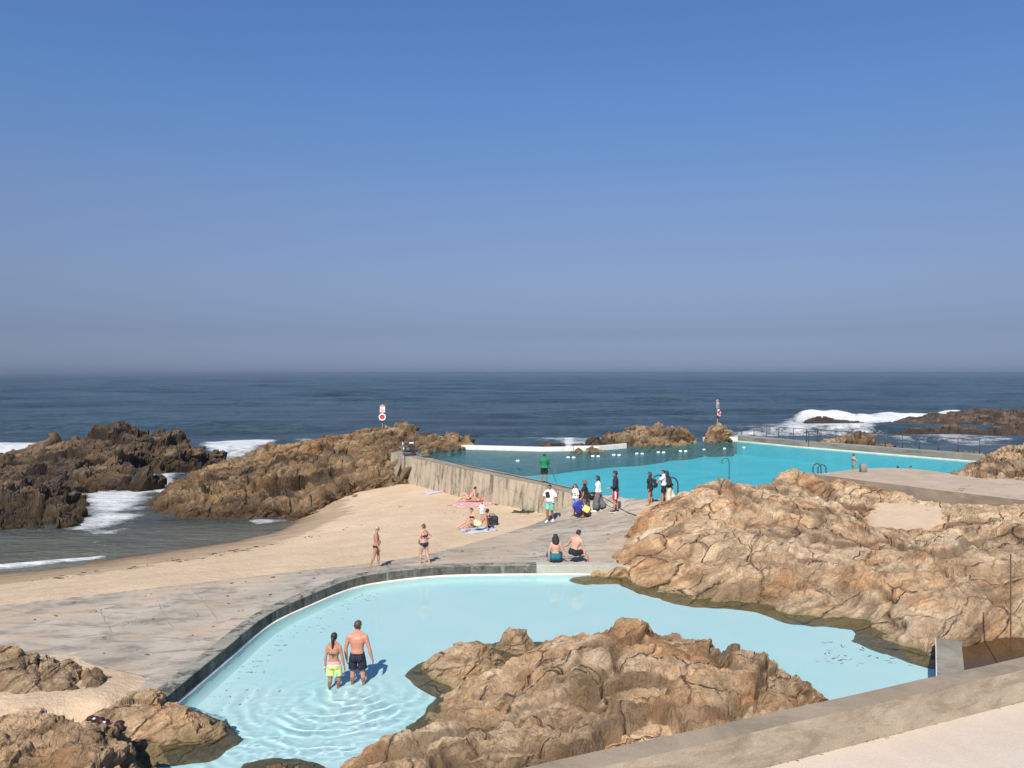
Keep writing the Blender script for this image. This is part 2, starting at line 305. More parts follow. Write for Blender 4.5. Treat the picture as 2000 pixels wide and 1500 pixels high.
def clear_water(name, wave, dist):
    m = bpy.data.materials.new(name); m.use_nodes = True; t = m.node_tree; t.nodes.clear(); o = N(t, 'ShaderNodeOutputMaterial')
    rf = N(t, 'ShaderNodeBsdfRefraction'); rf.inputs['IOR'].default_value = 1.33; rf.inputs['Roughness'].default_value = 0; rf.inputs[0].default_value = (.985, 1.0, 1.0, 1)
    gl = N(t, 'ShaderNodeBsdfGlossy'); gl.inputs['Roughness'].default_value = .02; fr = N(t, 'ShaderNodeFresnel'); fr.inputs[0].default_value = 1.33
    c = N(t, 'ShaderNodeMixShader'); t.links.new(mth(t, 'MULTIPLY', fr.outputs[0], .6), c.inputs[0]); t.links.new(rf.outputs[0], c.inputs[1]); t.links.new(gl.outputs[0], c.inputs[2]); t.links.new(c.outputs[0], o.inputs[0]); return m
def water_mat(name, body, amount, tint, wave, dist, fres=.6, ior=1.33, rough=.04, vscale=(1, 1, 1)):
    # thin clear sheet: what it lets through, a share of its own colour from what is suspended in it, and the sky it mirrors
    m = bpy.data.materials.new(name); m.use_nodes = True; t = m.node_tree; t.nodes.clear(); o = N(t, 'ShaderNodeOutputMaterial')
    tr = N(t, 'ShaderNodeBsdfTransparent'); tr.inputs[0].default_value = (*tint, 1)
    df = N(t, 'ShaderNodeBsdfDiffuse'); df.inputs[0].default_value = (*body, 1)
    gl = N(t, 'ShaderNodeBsdfGlossy'); gl.inputs['Roughness'].default_value = rough
    v = mapped(t, vscale); b = N(t, 'ShaderNodeBump'); b.inputs['Distance'].default_value = dist
    t.links.new(mth(t, 'ADD', noise(t, v, wave, 3, .5), mth(t, 'MULTIPLY', noise(t, v, wave * 3.3, 3, .5), .3)), b.inputs['Height'])
    fr = N(t, 'ShaderNodeFresnel'); fr.inputs[0].default_value = ior
    for n_ in (gl, fr): t.links.new(b.outputs[0], n_.inputs['Normal'])
    a = N(t, 'ShaderNodeMixShader'); a.inputs[0].default_value = amount; t.links.new(tr.outputs[0], a.inputs[1]); t.links.new(df.outputs[0], a.inputs[2])
    c = N(t, 'ShaderNodeMixShader'); t.links.new(mth(t, 'MULTIPLY', fr.outputs[0], fres), c.inputs[0]); t.links.new(a.outputs[0], c.inputs[1]); t.links.new(gl.outputs[0], c.inputs[2])
    t.links.new(c.outputs[0], o.inputs[0]); return m
M['pool_water'] = clear_water('pool_water', 3.0, .01)
M['lake_water'] = water_mat('big_pool_water', (.08, .44, .52), .15, (.74, .96, .98), 1.6, .05, .30)
M['murky_water'] = water_mat('murky_water', (.17, .10, .05), .5, (.6, .45, .3), 2.0, .01, .5)
def paint(name, a, b, algae=.5):
    m, t, p, o = new_mat(name); v = mapped(t)
    c = ramp(t, noise(t, v, .5, 5, .6), [(.35, a), (.65, b)])
    c = mixc(t, ramp(t, noise(t, mapped(t, (1, 2.2, 1)), 1.1, 9, .8, .3), [(.655, 0), (.70, algae)]), c, (.16, .22, .14))
    t.links.new(c, p.inputs['Base Color']); p.inputs['Roughness'].default_value = .7; return m
M['pool_floor'] = paint('pool_floor_paint', (.60, .96, .965), (.68, .97, .97), .3)
M['lake_floor'] = paint('big_pool_paint', (.075, .43, .49), (.11, .50, .55), 0)
M['lake_bare'] = concrete('big_pool_bare_floor', (.085, .085, .085), (.12, .115, .11), (.05, .055, .055), 0, None, .6, .5)

def sea_mat():
    m, t, p, o = new_mat('sea'); ve = mapped(t, (.55, 1.0, 1.0), (0, 0, .06)); vf = mapped(t, (.05, .16, 1), (0, 0, .03)); vi = mapped(t, (.75, 1, 1), (0, 0, .2)); fo = attr(t, 'foam'); sh = attr(t, 'shore')
    n1 = noise(t, ve, .16, 6, .6, .2); n2 = noise(t, ve, .8, 7, .7); n3 = noise(t, vf, .35, 6, .6)
    c = ramp(t, n1, [(.35, (.026, .050, .064)), (.60, (.042, .076, .090))])
    c = mixc(t, 1, c, ramp(t, n3, [(.35, .62), (.65, 1.3)]), 'MULTIPLY'); c = mixc(t, 1, c, ramp(t, n2, [(.38, .6), (.62, 1.3)]), 'MULTIPLY')
    c = mixc(t, sh, c, ramp(t, n1, [(.3, (.11, .115, .085)), (.7, (.165, .16, .12))]))
    lace = mth(t, 'SUBTRACT', 1.0, mth(t, 'ABSOLUTE', mth(t, 'MULTIPLY', mth(t, 'SUBTRACT', noise(t, vi, .75, 7, .62, 1.6), .5), 5.0)))     # thin bright filaments
    fn = mth(t, 'ADD', mth(t, 'MULTIPLY', noise(t, vi, .9, 9, .74, .6), .85), mth(t, 'MULTIPLY', lace, .20))
    k = mth(t, 'SUBTRACT', mth(t, 'ADD', fo, fn), 1.0); ff = ramp(t, k, [(.0, 0), (.10, .35), (.30, .9), (.45, 1)])
    c = mixc(t, ff, c, (.80, .82, .82)); t.links.new(c, p.inputs['Base Color'])
    t.links.new(mth(t, 'ADD', .22, mth(t, 'MULTIPLY', ff, .6)), p.inputs['Roughness']); p.inputs['IOR'].default_value = 1.33
    h = mth(t, 'ADD', mth(t, 'MULTIPLY', n1, 2.2), mth(t, 'MULTIPLY', n2, 1.1)); h = mth(t, 'ADD', h, mth(t, 'MULTIPLY', noise(t, ve, 3.0, 5, .65), .16)); h = mth(t, 'ADD', h, mth(t, 'MULTIPLY', ff, .10))
    bump(t, p, h, 1.0, 1.0); return m
M['sea'] = sea_mat()
# ---------------------------------------------------------------- sea
def densify(poly, k=4):
    P = [np.array(p, float) for p in poly]; return [P[i] + (P[(i + 1) % len(P)] - P[i]) * j / k for i in range(len(P)) for j in range(k)]
SHORE_PX = [(-400, 1150), (0, 1117), (175, 1097), (315, 1077), (455, 1056), (542, 1036), (575, 1019)]
def px_poly(pts, z): return [U(a, b, z)[:2] for a, b in pts]
def build_sea():
    yv = [34.0]
    while yv[-1] < 16000: yv.append(yv[-1] * 1.0055 + .0)
    yv = np.array(yv); tv = np.linspace(-.86, .86, 560); Y = np.repeat(yv, len(tv)); X = Y * np.tile(tv, len(yv))
    P = np.stack([X, Y, np.zeros_like(X)], 1); Z = np.zeros_like(X)
    att = sm(36, 90, Y) ; near = sm(60, 75, Y)
    for L, A, an, ph in ((46, .52, .06, 0), (27, .30, -.12, 2.1), (15, .10, .22, 4.0), (8.5, .05, -.3, 1.2)):
        w_ = (X * math.sin(an) + Y * math.cos(an)) * 2 * math.pi / L + ph + 2.0 * vnoise(P * [.02, .035, 1] + ph, 3)
        fade = np.clip(1.6 - Y * .0055 * 4 / L, 0, 1); Z += near * A * (np.sin(w_) + .35 * np.sin(2 * w_ + .7)) * fade * (1 + .5 * vnoise(P * .03 + 5, 5))
    Z += .03 * vnoise(P * [.5, .9, 1], 9) * (Y < 80)
    foam = np.zeros_like(X)
    def blob(pts, soft, amt, z=0.0):
        nonlocal foam
        s = sdist(X, Y, px_poly(pts, z)); foam = np.maximum(foam, amt * sm(-soft, soft, s))
    nn = fbm(P * [.12, .12, 1], 21, 4)
    blob([(-60, 862), (40, 861), (105, 866), (100, 880), (60, 900), (-60, 905)], 3, .85)
    blob([(385, 880), (420, 868), (490, 866), (540, 872), (500, 885), (470, 920), (430, 930), (370, 925), (330, 945), (290, 940), (290, 922), (380, 912), (440, 905)], 2.0, 1.0)
    blob([(300, 925), (440, 908), (470, 915), (350, 935), (315, 962), (295, 955)], 1.5, 1.0)
    blob([(560, 868), (640, 864), (600, 880)], 2, .5)
    blob([(145, 965), (230, 950), (315, 955), (290, 985), (330, 1005), (300, 1020), (230, 1042), (130, 1045), (110, 1030), (160, 1000)], 2.4, .74)
    blob([(130, 1040), (220, 1052), (260, 1070), (200, 1078), (140, 1065)], 1.4, .52)
    blob([(475, 1018), (500, 1012), (570, 1014), (560, 1019), (500, 1024)], .35, .62)
    blob([(-60, 1104), (60, 1098), (180, 1086), (300, 1072), (300, 1076), (180, 1096), (60, 1109), (-60, 1118)], .35, .66)
    blob([(1000, 862), (1060, 850), (1180, 845), (1200, 858), (1180, 872), (1090, 872)], 4, .52)
    blob([(1100, 858), (1125, 858), (1120, 874), (1098, 874)], 1.0, .85)
    blob([(1165, 850), (1205, 846), (1180, 872), (1160, 868)], 2, .62)
    blob([(1370, 850), (1440, 835), (1560, 812), (1620, 808), (1740, 812), (1720, 838), (1740, 845), (1600, 845), (1500, 855), (1400, 862)], 6, .60)
    blob([(1535, 822), (1560, 812), (1610, 808), (1700, 811), (1800, 810), (1905, 806), (1915, 810), (1800, 820), (1700, 838), (1600, 838)], 3, .62)
    blob([(1700, 846), (1990, 862), (1990, 885), (1850, 880), (1700, 860)], 5, .46)
    blob([(1785, 799), (1812, 799), (1812, 803), (1785, 803)], 3, .8)
    foam = foam * (1 + .35 * nn + .25 * fbm(P * [.5, .5, 1], 22, 3)) + .10 * sm(.75, 1.2, nn) * (Y < 300)
    # the breaker over the outer reef
    xs, ys = [], []
    for a, b in ((1540, 822), (1600, 817), (1700, 821), (1800, 818), (1905, 812)):
        q = U(a, b, 0); xs.append(q[0]); ys.append(q[1])
    yc = np.interp(X, xs, ys) + 3 * np.sin(X * .11) + 2.5 * vnoise(P * [.15, 0, 0], 12); inx = sm(xs[0] - 6, xs[0] + 10, X) * (1 - sm(xs[-1] - 4, xs[-1] + 6, X))
    d_ = Y - yc; brk = inx * np.where(d_ < 0, np.exp(-(d_ / 2.2) ** 2), np.exp(-(d_ / 5.5) ** 2)) * (1.0 + .55 * vnoise(P * [.35, .35, 1], 14))
    Z += brk * .95; foam = np.maximum(foam, inx * np.exp(-((d_ + 1) / 5) ** 2) * 1.5)
    # small swash wave by the sand
    sw = np.array(px_poly([(-300, 1128), (0, 1106), (90, 1099), (180, 1091), (240, 1083)], 0))
    d_ = np.abs(Y - np.interp(X, sw[:, 0], sw[:, 1])); near_ = (X > sw[0, 0]) * (1 - sm(sw[-2, 0], sw[-1, 0], X))
    Z += near_ * np.exp(-(d_ / .35) ** 2) * .10; foam = np.maximum(foam, near_ * np.exp(-(d_ / .55) ** 2) * .95)
    bay = px_poly([(-500, 1180), (-500, 1035), (90, 1030), (160, 1005), (150, 965), (320, 955), (350, 1010), (420, 1012), (650, 1005), (600, 1060), (300, 1120)], 0)
    shore = sm(-4, 5, sdist(X, Y, bay) + 1.5 * nn)
    band = np.array(px_poly(SHORE_PX, 0)); ds = Y - np.interp(X, band[:, 0], band[:, 1]); shore = np.clip(shore * .85 + (1 - sm(0, 5, ds)) * .5 * (X < band[-1, 0] + 2), 0, 1)
    o = mesh_obj('sea', np.stack([X, Y, Z], 1), grid_faces(len(yv), len(tv)), M['sea'], attrs={'foam': foam, 'shore': shore}); tag(o, kind='structure')
build_sea()

# ---------------------------------------------------------------- sand
SAND_C = [U(*p) for p in ((0, 1183, 2.2), (-300, 1215, 2.2), (350, 1143, 2.25), (700, 1103, 2.27), (870, 1076, 2.22), (950, 1055, 2.18), (1020, 1034, 2.12), (1060, 1019, 2.1),
    (800, 946, 1.4), (900, 970, 1.52), (1000, 991, 1.70), (1060, 1004, 1.80), (1085, 1006, 2.0), (716, 962, 1.15), (680, 975, .95), (640, 992, .7), (600, 1012, .32), (780, 946, 1.4),
    (-400, 1152, .0), (0, 1118, .0), (175, 1098, .0), (315, 1078, .0), (455, 1057, .0), (542, 1037, .0), (577, 1018, .0),
    (0, 1150, 1.15), (300, 1113, 1.15), (600, 1062, 1.15), (700, 1010, 1.2), (850, 1010, 1.65), (930, 1030, 1.9),
    (0, 1257, 2.28), (120, 1270, 2.26), (260, 1290, 2.26), (330, 1296, 2.28), (420, 1232, 2.24), (470, 1205, 2.2), (310, 1335, 2.42), (250, 1330, 2.46), (200, 1370, 2.55), (50, 1390, 2.6), (0, 1345, 2.46), (-250, 1400, 2.6), (-250, 1300, 2.42), (100, 1345, 2.46), (100, 1450, 2.1), (0, 1480, 2.1), (200, 1450, 1.9), (-250, 1500, 2.1), (250, 1425, 2.0), (300, 1370, 2.3), (600, 1130, 2.2), (300, 1200, 2.2))]
SAND_C += [(-25, 44, -.8), (-16, 50.5, -.5), (-30, 36, -.2), (-22, 41.0, -.35)]
def sand_z(X, Y):
    P = np.stack([X, Y, 0 * X], 1); return rbf(SAND_C, X, Y) + .025 * fbm(P * .9, 31, 4) + .012 * fbm(P * 4, 33, 3)
def build_sand():
    for name, x0, x1, y0, y1, r in (('beach_sand', -34, 6, 11, 63, .12),):
        xv = np.arange(x0, x1, r); yv = np.arange(y0, y1, r); X, Y = np.meshgrid(xv, yv); X = X.ravel(); Y = Y.ravel(); Z = sand_z(X, Y)
        rim_in = sdist(X, Y, POOL_POLY); low = Y < 17.2; Z = np.where(low & (rim_in > -.3), Z - sm(-.5, .35, rim_in) * 1.8, Z); keep = (rim_in < np.where(low, 1.4, -.25)) & (sdist(X, Y, BEHIND_WALL) < 0)
        q = grid_faces(len(yv), len(xv), keep); V, q, _ = compact(np.stack([X, Y, Z], 1), q, {})
        tag(mesh_obj(name, V, q, M['sand']), kind='structure')

# ---------------------------------------------------------------- the small pool, its deck and rim
def catmull(P, k=8):
    P = [np.array(p, float) for p in P]; o = []
    for i in range(len(P) - 1):
        a = P[max(i - 1, 0)]; b = P[i]; c = P[i + 1]; d = P[min(i + 2, len(P) - 1)]
        for j in range(k):
            t = j / k; o.append(.5 * (2 * b + (c - a) * t + (2 * a - 5 * b + 4 * c - d) * t * t + (3 * b - a - 3 * c + d) * t ** 3))
    o.append(P[-1]); return o
RIM_Z, PW, PF = 2.45, 2.10, 1.62
RIM = catmull([np.array(U(a, b, RIM_Z)) for a, b in ((290, 1392), (329, 1358), (434, 1272), (525, 1200), (616, 1158), (687, 1131), (754, 1118), (852, 1108), (950, 1105), (1048, 1104), (1150, 1104), (1240, 1106), (1300, 1110))])
RXY = np.array([p[:2] for p in RIM])
_end = [(17, 29), (24, 27), (24, 12), (0, 8), (-5.2, 8), (-6.0, 13.5), (-7.0, 16.2)]
POOL_POLY = [tuple(p) for p in RXY] + _end
BEHIND_WALL = [U(a, b, 3.3)[:2] for a, b in ((790, 893), (810, 895), (890, 913), (995, 935), (1058, 946), (1100, 960), (1150, 975))] + [(9, 39), (12, 64), (-9.5, 64)]
build_sand()
def rim_normals():
    n = []
    for i in range(len(RXY)):
        t = RXY[min(i + 1, len(RXY) - 1)] - RXY[max(i - 1, 0)]; t = t / np.hypot(*t); n.append((t[1], -t[0]))      # towards the water
    return np.array(n)
RN = rim_normals()
def strip(name, prof, mat, parent=None, i0=0, i1=None, smooth=False):    # sweeps (offset towards the water, z) along the rim
    i1 = len(RXY) if i1 is None else i1; V = []; k = len(prof)
    for i in range(i0, i1):
        for o_, z_ in prof: V.append((RXY[i][0] + RN[i][0] * o_, RXY[i][1] + RN[i][1] * o_, z_))
    Fc = [(i * k + j, i * k + j + 1, (i + 1) * k + j + 1, (i + 1) * k + j) for i in range(i1 - i0 - 1) for j in range(k - 1)]
    return mesh_obj(name, V, Fc, mat, parent, smooth)
inew = int(np.argmin(np.hypot(RXY[:, 0] - U(1048, 1104, RIM_Z)[0], RXY[:, 1] - U(1048, 1104, RIM_Z)[1])))
rimo = empty('concrete_kerb', tuple(RIM[0])); tag(rimo, 'curved concrete rim around the far side of the small pale pool', 'kerb')
rimo.location = (0, 0, 0)
tag(strip('stained_face', [(-.42, RIM_Z + .012), (-.02, RIM_Z + .012), (0, RIM_Z - .008), (0, 2.16)], M['rim'], rimo, 0, inew + 1), 'old dark stained face of the rim')
tag(strip('renewed_face', [(-.42, RIM_Z + .012), (-.02, RIM_Z + .012), (.012, RIM_Z - .008), (.012, 2.16)], M['rim_new'], rimo, inew), 'pale newer face of the rim')
strip('lip', [(-.01, 2.150), (.05, 2.150), (.062, 2.135), (.062, 2.03)], M['white_paint'], rimo, smooth=False)
strip('cove', [(.064, 2.035), (.10, 1.9), (.20, PF + .06), (.30, PF + .01), (.34, PF - .03)], M['pool_floor'], rimo, smooth=True)
top = strip('kerb_top', [(-.95, RIM_Z - .10), (-.9, RIM_Z + .006), (-.40, RIM_Z + .008)], M['deck'], rimo)
# deck and ramp
DK = [(-500, 1235, 2.2), (-150, 1203, 2.25), (0, 1183, 2.28), (350, 1143, 2.31), (700, 1103, 2.33), (800, 1090, 2.33), (870, 1075, 2.30), (950, 1053, 2.26), (1020, 1031, 2.2), (1060, 1017, 2.18),
      (1085, 1002, 2.28), (1104, 991, 2.58), (1122, 979, 2.98), (1138, 970.5, 3.29), (1180, 967.5, 3.3), (1200, 967, 3.31), (1232, 974, 3.32), (1260, 974.5, 3.32), (1290, 974, 3.32), (1340, 973, 3.33), (1400, 967, 3.35), (1480, 957, 3.38), (1600, 937, 3.4), (1600, 950, 3.2), (1420, 985, 3.0), (1320, 1010, 2.9), (1270, 1050, 2.6)]
DKP = [U(*p) for p in DK]
DECK_POLY = [p[:2] for p in DKP] + [tuple(RXY[i]) for i in range(len(RXY) - 1, -1, -1)] + [U(300, 1345, 2.3)[:2], U(280, 1330, 2.3)[:2], U(150, 1290, 2.3)[:2], U(0, 1270, 2.3)[:2], U(-500, 1275, 2.2)[:2]]
DECK_C = DKP + [tuple(RIM[i]) for i in range(0, len(RIM), 6)] + [U(*p) for p in ((1075, 1021, 2.25), (1145, 1009, 2.5), (1173, 999, 2.68), (1203, 1001, 2.92), (1245, 985, 3.22), (1300, 986, 3.28), (1200, 1050, 2.65), (1160, 1090, 2.45), (1085, 1085, 2.40), (900, 1090, 2.36), (1050, 1050, 2.33), (1120, 1030, 2.5),
      (0, 1240, 2.3), (200, 1240, 2.31), (400, 1190, 2.34), (150, 1290, 2.3), (1270, 1020, 3.0), (1100, 1100, 2.44))] 
def deck_z(x, y):
    X = np.atleast_1d(np.asarray(x, float)); Y = np.atleast_1d(np.asarray(y, float)); return rbf(DECK_C, X, Y, .0)
def build_deck():
    r = .16; xs = [p[0] for p in DECK_POLY]; ys = [p[1] for p in DECK_POLY]
    xv = np.arange(min(xs) - .3, max(xs) + .3, r); yv = np.arange(min(ys) - .3, max(ys) + .3, r); X, Y = np.meshgrid(xv, yv); X = X.ravel(); Y = Y.ravel()
    s = sdist(X, Y, DECK_POLY)
    # snap the outermost ring of points to the outline so that the edge is clean
    P = np.array(DECK_POLY); m = (s < 0) & (s > -r * 1.5); bx = X.copy(); by = Y.copy(); best = np.full(X.shape, 1e9)
    for i in range(len(P)):
        a = P[i]; e = P[(i + 1) % len(P)] - a; L = max(e @ e, 1e-9); t = np.clip(((X - a[0]) * e[0] + (Y - a[1]) * e[1]) / L, 0, 1)
        dx = a[0] + t * e[0]; dy = a[1] + t * e[1]; dd = (X - dx) ** 2 + (Y - dy) ** 2; q = m & (dd < best); best[q] = dd[q]; bx[q] = dx[q]; by[q] = dy[q]
    Z = deck_z(bx, by) + .006 * fbm(np.stack([bx, by, 0 * bx], 1) * 1.2, 41, 3)
    keep = s > -r * 1.5; q = grid_faces(len(yv), len(xv), keep); V, q, _ = compact(np.stack([bx, by, Z], 1), q, {})
    tag(mesh_obj('pool_deck', V, q, M['deck']), kind='structure')
    V = []; n = len(DECK_POLY); dn = densify(DECK_POLY, 3); z = deck_z([p[0] for p in dn], [p[1] for p in dn])
    for p, zz in zip(dn, z): V += [(p[0], p[1], zz + .002), (p[0], p[1], zz - .5)]
    k = len(dn); tag(mesh_obj('deck_edge', V, [(2 * i, 2 * i + 1, (2 * i + 3) % (2 * k), (2 * i + 2) % (2 * k)) for i in range(k)], M['walk'], smooth=False), kind='structure')
build_deck()
# pool floor and water
def poly_obj(name, pts, mat, kind=None, z=None):
    V = [(p[0], p[1], z if z is not None else p[2]) for p in pts]; o = mesh_obj(name, V, [list(range(len(V)))], mat, smooth=False)
    import bmesh
    bm = bmesh.new(); bm.from_mesh(o.data); bmesh.ops.triangulate(bm, faces=bm.faces[:]); bm.normal_update()
    for f in bm.faces:
        if f.normal.z < 0: f.normal_flip()
    bm.to_mesh(o.data); bm.free()
    if kind: tag(o, kind=kind)
    return o
def offs(o_): return [(RXY[i][0] + RN[i][0] * o_, RXY[i][1] + RN[i][1] * o_) for i in range(len(RXY))]
poly_obj('small_pool_floor', offs(.28) + _end, M['pool_floor'], 'structure', PF)
def build_small_water():
    r = .05; X, Y = np.meshgrid(np.arange(-8.5, 12.5, r), np.arange(11.5, 31, r)); sh = X.shape; X = X.ravel(); Y = Y.ravel(); s = sdist(X, Y, offs(.055) + _end)
    Z = np.full(X.shape, PW)
    P = np.stack([X, Y, 0 * X], 1); wx = .10 * fbm(P * 1.6, 52, 3); wy = .10 * fbm(P * 1.6 + 9, 53, 3)
    for a, b, A, wl in ((655, 1352, .0075, .36), (699, 1342, .0085, .43), (640, 1375, .004, .26)):
        c = U(a, b, PW); dx = X - c[0] + wx; dy = Y - c[1] + wy; R_ = np.hypot(dx, dy); th = np.arctan2(dy, dx)
        ring = np.sin(R_ * 2 * math.pi / wl * (1 + .25 * np.exp(-R_)) + .9 * np.sin(2 * th + a)); Z += A * (ring + .4 * ring ** 3) * np.exp(-R_ / 1.9) * (1 - np.exp(-(R_ / .2) ** 2)) * sm(1.2, -1.5, dy) * (.7 + .5 * vnoise(P * 1.3, 54))
    near = np.exp(-(((X - U(670, 1400, PW)[0]) / 3.2) ** 2 + ((Y - 16.4) / 2.6) ** 2)); rid = 1 - np.abs(fbm(P * [2.2, 3.0, 1] + .4 * fbm(P * 1.1, 57, 2)[:, None], 55, 3)) * 1.6
    Z += .0075 * near * np.clip(rid, 0, 1) ** 3 + .0016 * fbm(P * 2.2, 51, 3) * sm(27, 18, Y) + .003 * near * fbm(P * 5, 58, 2)
    q = grid_faces(sh[0], sh[1], s > -.02); V, q, _ = compact(np.stack([X, Y, Z], 1), q, {})
    o = tag(mesh_obj('small_pool_water', V, q, M['pool_water']), kind='structure'); o.cycles.is_caustics_caster = True
build_small_water()

# ---------------------------------------------------------------- the big pool
LW, LF = 3.10, 1.9
WOUT = [U(a, b, 3.3) for a, b in ((764, 884), (810, 895), (890, 913), (995, 935), (1058, 947), (1100, 960), (1128, 967), (1142, 970))]
WIN = [U(a, b, 3.3) for a, b in ((782, 880), (816, 887), (869, 900), (932, 912), (1040, 934), (1100, 948), (1130, 953.5), (1150, 957.5))]
NEAR = [U(a, b, 3.3) for a, b in ((1232, 974), (1290, 974.5), (1340, 973), (1400, 967), (1480, 957), (1560, 942), (1600, 931), (1664, 923.5), (1742, 919), (1800, 922), (1880, 917), (1950, 905))]
LAKE = [p[:2] for p in WIN] + [p[:2] for p in NEAR] + [(36, 58), (35.5, 60)] + [U(a, b, LW)[:2] for a, b in ((1918, 903), (1440, 862), (1385, 861), (1224, 874), (1170, 879), (1060, 881), (898, 877))] + [(-7.8, 70), (-7.5, 63.5)]
poly_obj('big_pool_water', LAKE, M['lake_water'], 'structure', LW)
bare_line = ((960, 917), (1000, 913), (1040, 910), (1088, 907), (1120, 902.5), (1160, 899), (1200, 895.5), (1248, 893), (1296, 887), (1328, 877), (1360, 873), (1400, 868.5), (1436, 865.5))
BF = 2.62; bl = [U(a, b, BF) for a, b in bare_line]
far_ = [(p[0], p[1] + .3, BF) for p in [U(a, b, LW) for a, b in ((1440, 862), (1385, 861), (1224, 874), (1170, 879), (1060, 881), (898, 877))]] + [(-9, 71, BF), (-9, 63, BF), (-4.6, 58, BF), (-2.4, 54, BF)]
poly_obj('big_pool_bare_floor', bl + far_, M['lake_bare'], 'structure', BF)
tag(mesh_obj('big_pool_floor_step', [(p[0], p[1], z) for p in bl for z in (BF, LF - .1)], [(2 * i, 2 * i + 1, 2 * i + 3, 2 * i + 2) for i in range(len(bl) - 1)], M['lake_bare'], smooth=False), kind='structure')
pts = [(p[0], p[1] + .8, LF) for p in bl]
poly_obj('big_pool_painted_floor', pts + [(pts[-1][0] + 3, pts[-1][1] + 2, LF)] + [(40, 62, LF), (36, 50, LF), (30, 44, LF)] + [(p[0], p[1] - 1.5, LF) for p in NEAR[:7][::-1]] + [(p[0] + .2, p[1] + .3, LF) for p in WIN[3:][::-1]], M['lake_floor'], 'structure', LF)
# ---------------------------------------------------------------- walls
def wall_prism(name, top_a, top_b, zb, mat, label=None, cat=None, parent=None, drop_a=None, mats=None, seg=1):
    # top_a (camera side) and top_b: matching polylines of 3-D points; goes down to zb; mats = (top, side)
    def den(L):
        o = []
        for i in range(len(L) - 1):
            for j in range(seg): o.append(Vector(L[i]).lerp(Vector(L[i + 1]), j / seg))
        return o + [Vector(L[-1])]
    A, B = den(top_a), den(top_b); n = len(A); V = []
    off = drop_a or (0, 0)
    for a, b in zip(A, B):
        V += [(a.x, a.y, a.z), (b.x, b.y, b.z), (b.x, b.y, zb), (a.x + off[0], a.y + off[1], zb)]
    Fc = []; mi = []
    for i in range(n - 1):
        p, q = 4 * i, 4 * i + 4
        Fc += [(p, q, q + 1, p + 1), (p + 1, q + 1, q + 2, p + 2), (p + 3, p, q, q + 3)][::1]; mi += [0, 1, 1]
    Fc[0::3] = [tuple(f) for f in Fc[0::3]]
    Fc += [(0, 1, 2, 3), (4 * n - 4, 4 * n - 1, 4 * n - 2, 4 * n - 3)]; mi += [1, 1]
    o = mesh_obj(name, V, Fc, None, parent, False, mats=[mats[0], mats[1]] if mats else [mat, mat], midx=mi)
    import bmesh
    bm = bmesh.new(); bm.from_mesh(o.data); bmesh.ops.recalc_face_normals(bm, faces=bm.faces[:]); bm.to_mesh(o.data); bm.free()
    if label: tag(o, label, cat)
    return o
wall_prism('beach_wall', WOUT, WIN, .4, None, 'tall stained battered concrete wall between the sand and the big pool, with a walkway on top', 'wall', drop_a=(-.12, -.28), mats=(M['walk'], M['wall_old']), seg=6)
# raised line along the walkway's outer edge
e = MB(); P = [Vector(p) for p in WOUT[1:6]]
for a, b in zip(P[:-1], P[1:]):
    t = (b - a).normalized(); n_ = Vector((-t.y, t.x, 0)); L = (b - a).length
    R = Matrix((t, n_, Vector((0, 0, 1)))).transposed(); e.box((a + b) / 2 + n_ * .18 + Vector((0, 0, .03)), (L + .01, .32, .07), R, .01)
e.build('wall_coping', M['wall_tan'], bpy.data.objects['beach_wall'], False)
# white and grey far walls of the big pool
def far_wall(name, pts, z0, z1, th, mats, label):
    A = [(*U(a, b, LW)[:2], z1) for a, b in pts]; B = [(p[0] + .0, p[1] + th, z1) for p in A]
    o = wall_prism(name, A, B, z0, None, label, 'wall', mats=mats); wall_prism('foundation', [(p[0], p[1] - .04, z0 - .002) for p in A], [(p[0], p[1], z0 - .002) for p in B], -.3, None, parent=o, mats=(M['lake_bare'], M['lake_bare'])); return o
far_wall('pool_wall', ((893, 877), (1060, 881.5), (1120, 880.5)), LW - .04, LW + .32, .5, (M['white_paint'], M['white_paint']), 'long white painted wall closing the seaward side of the big pool')
far_wall('pool_wall', ((1121, 880.4), (1170, 880), (1224, 875)), LW - .04, LW + .36, .5, (M['white_paint'], M['white_paint']), 'short white wall section angling up beside the two small rocks in the big pool')
far_wall('pool_wall', ((1374, 861.5), (1400, 861)), LW - .04, LW + .34, .5, (M['white_paint'], M['white_paint']), 'small white wall piece left of the boulder with the lifebuoy post')
far_wall('pool_wall', ((1408, 860.5), (1443, 862)), LW - .04, LW + .38, .5, (M['white_paint'], M['white_paint']), 'small white wall piece right of the boulder, joining the grey wall')
FW = [U(a, b, LW) for a, b in ((1441, 862.2), (1560, 873.5), (1700, 885.3), (1800, 893.6), (1925, 904))]
fa = [(p[0], p[1], LW + .50) for p in FW]; fb = [(p[0] + .6, p[1] + 1.4, LW + .50) for p in FW]
grey = wall_prism('quay_wall', fa, fb, -.5, None, 'long grey concrete quay along the far right side of the big pool, carrying the railing', 'wall', mats=(M['walk'], M['wall_far']), seg=4)
wl = MB()
for a, b in zip(FW[:-1], FW[1:]):
    a = Vector(a); b = Vector(b); t = (b - a).normalized(); n_ = Vector((-t.y, t.x, 0)); R = Matrix((t, n_, Vector((0, 0, 1)))).transposed()
    wl.box((a + b) / 2 - n_ * .03 + Vector((0, 0, .0)), ((b - a).length, .06, .17), R)
ps = MB()
for a, b in zip(FW[:-1], FW[1:]):
    a = Vector(a); b = Vector(b); t = (b - a).normalized(); n_ = Vector((-t.y, t.x, 0)); R = Matrix((t, n_, Vector((0, 0, 1)))).transposed(); ps.box((a + b) / 2 - n_ * .035 + Vector((0, 0, -.70)), ((b - a).length, .05, 1.2), R)
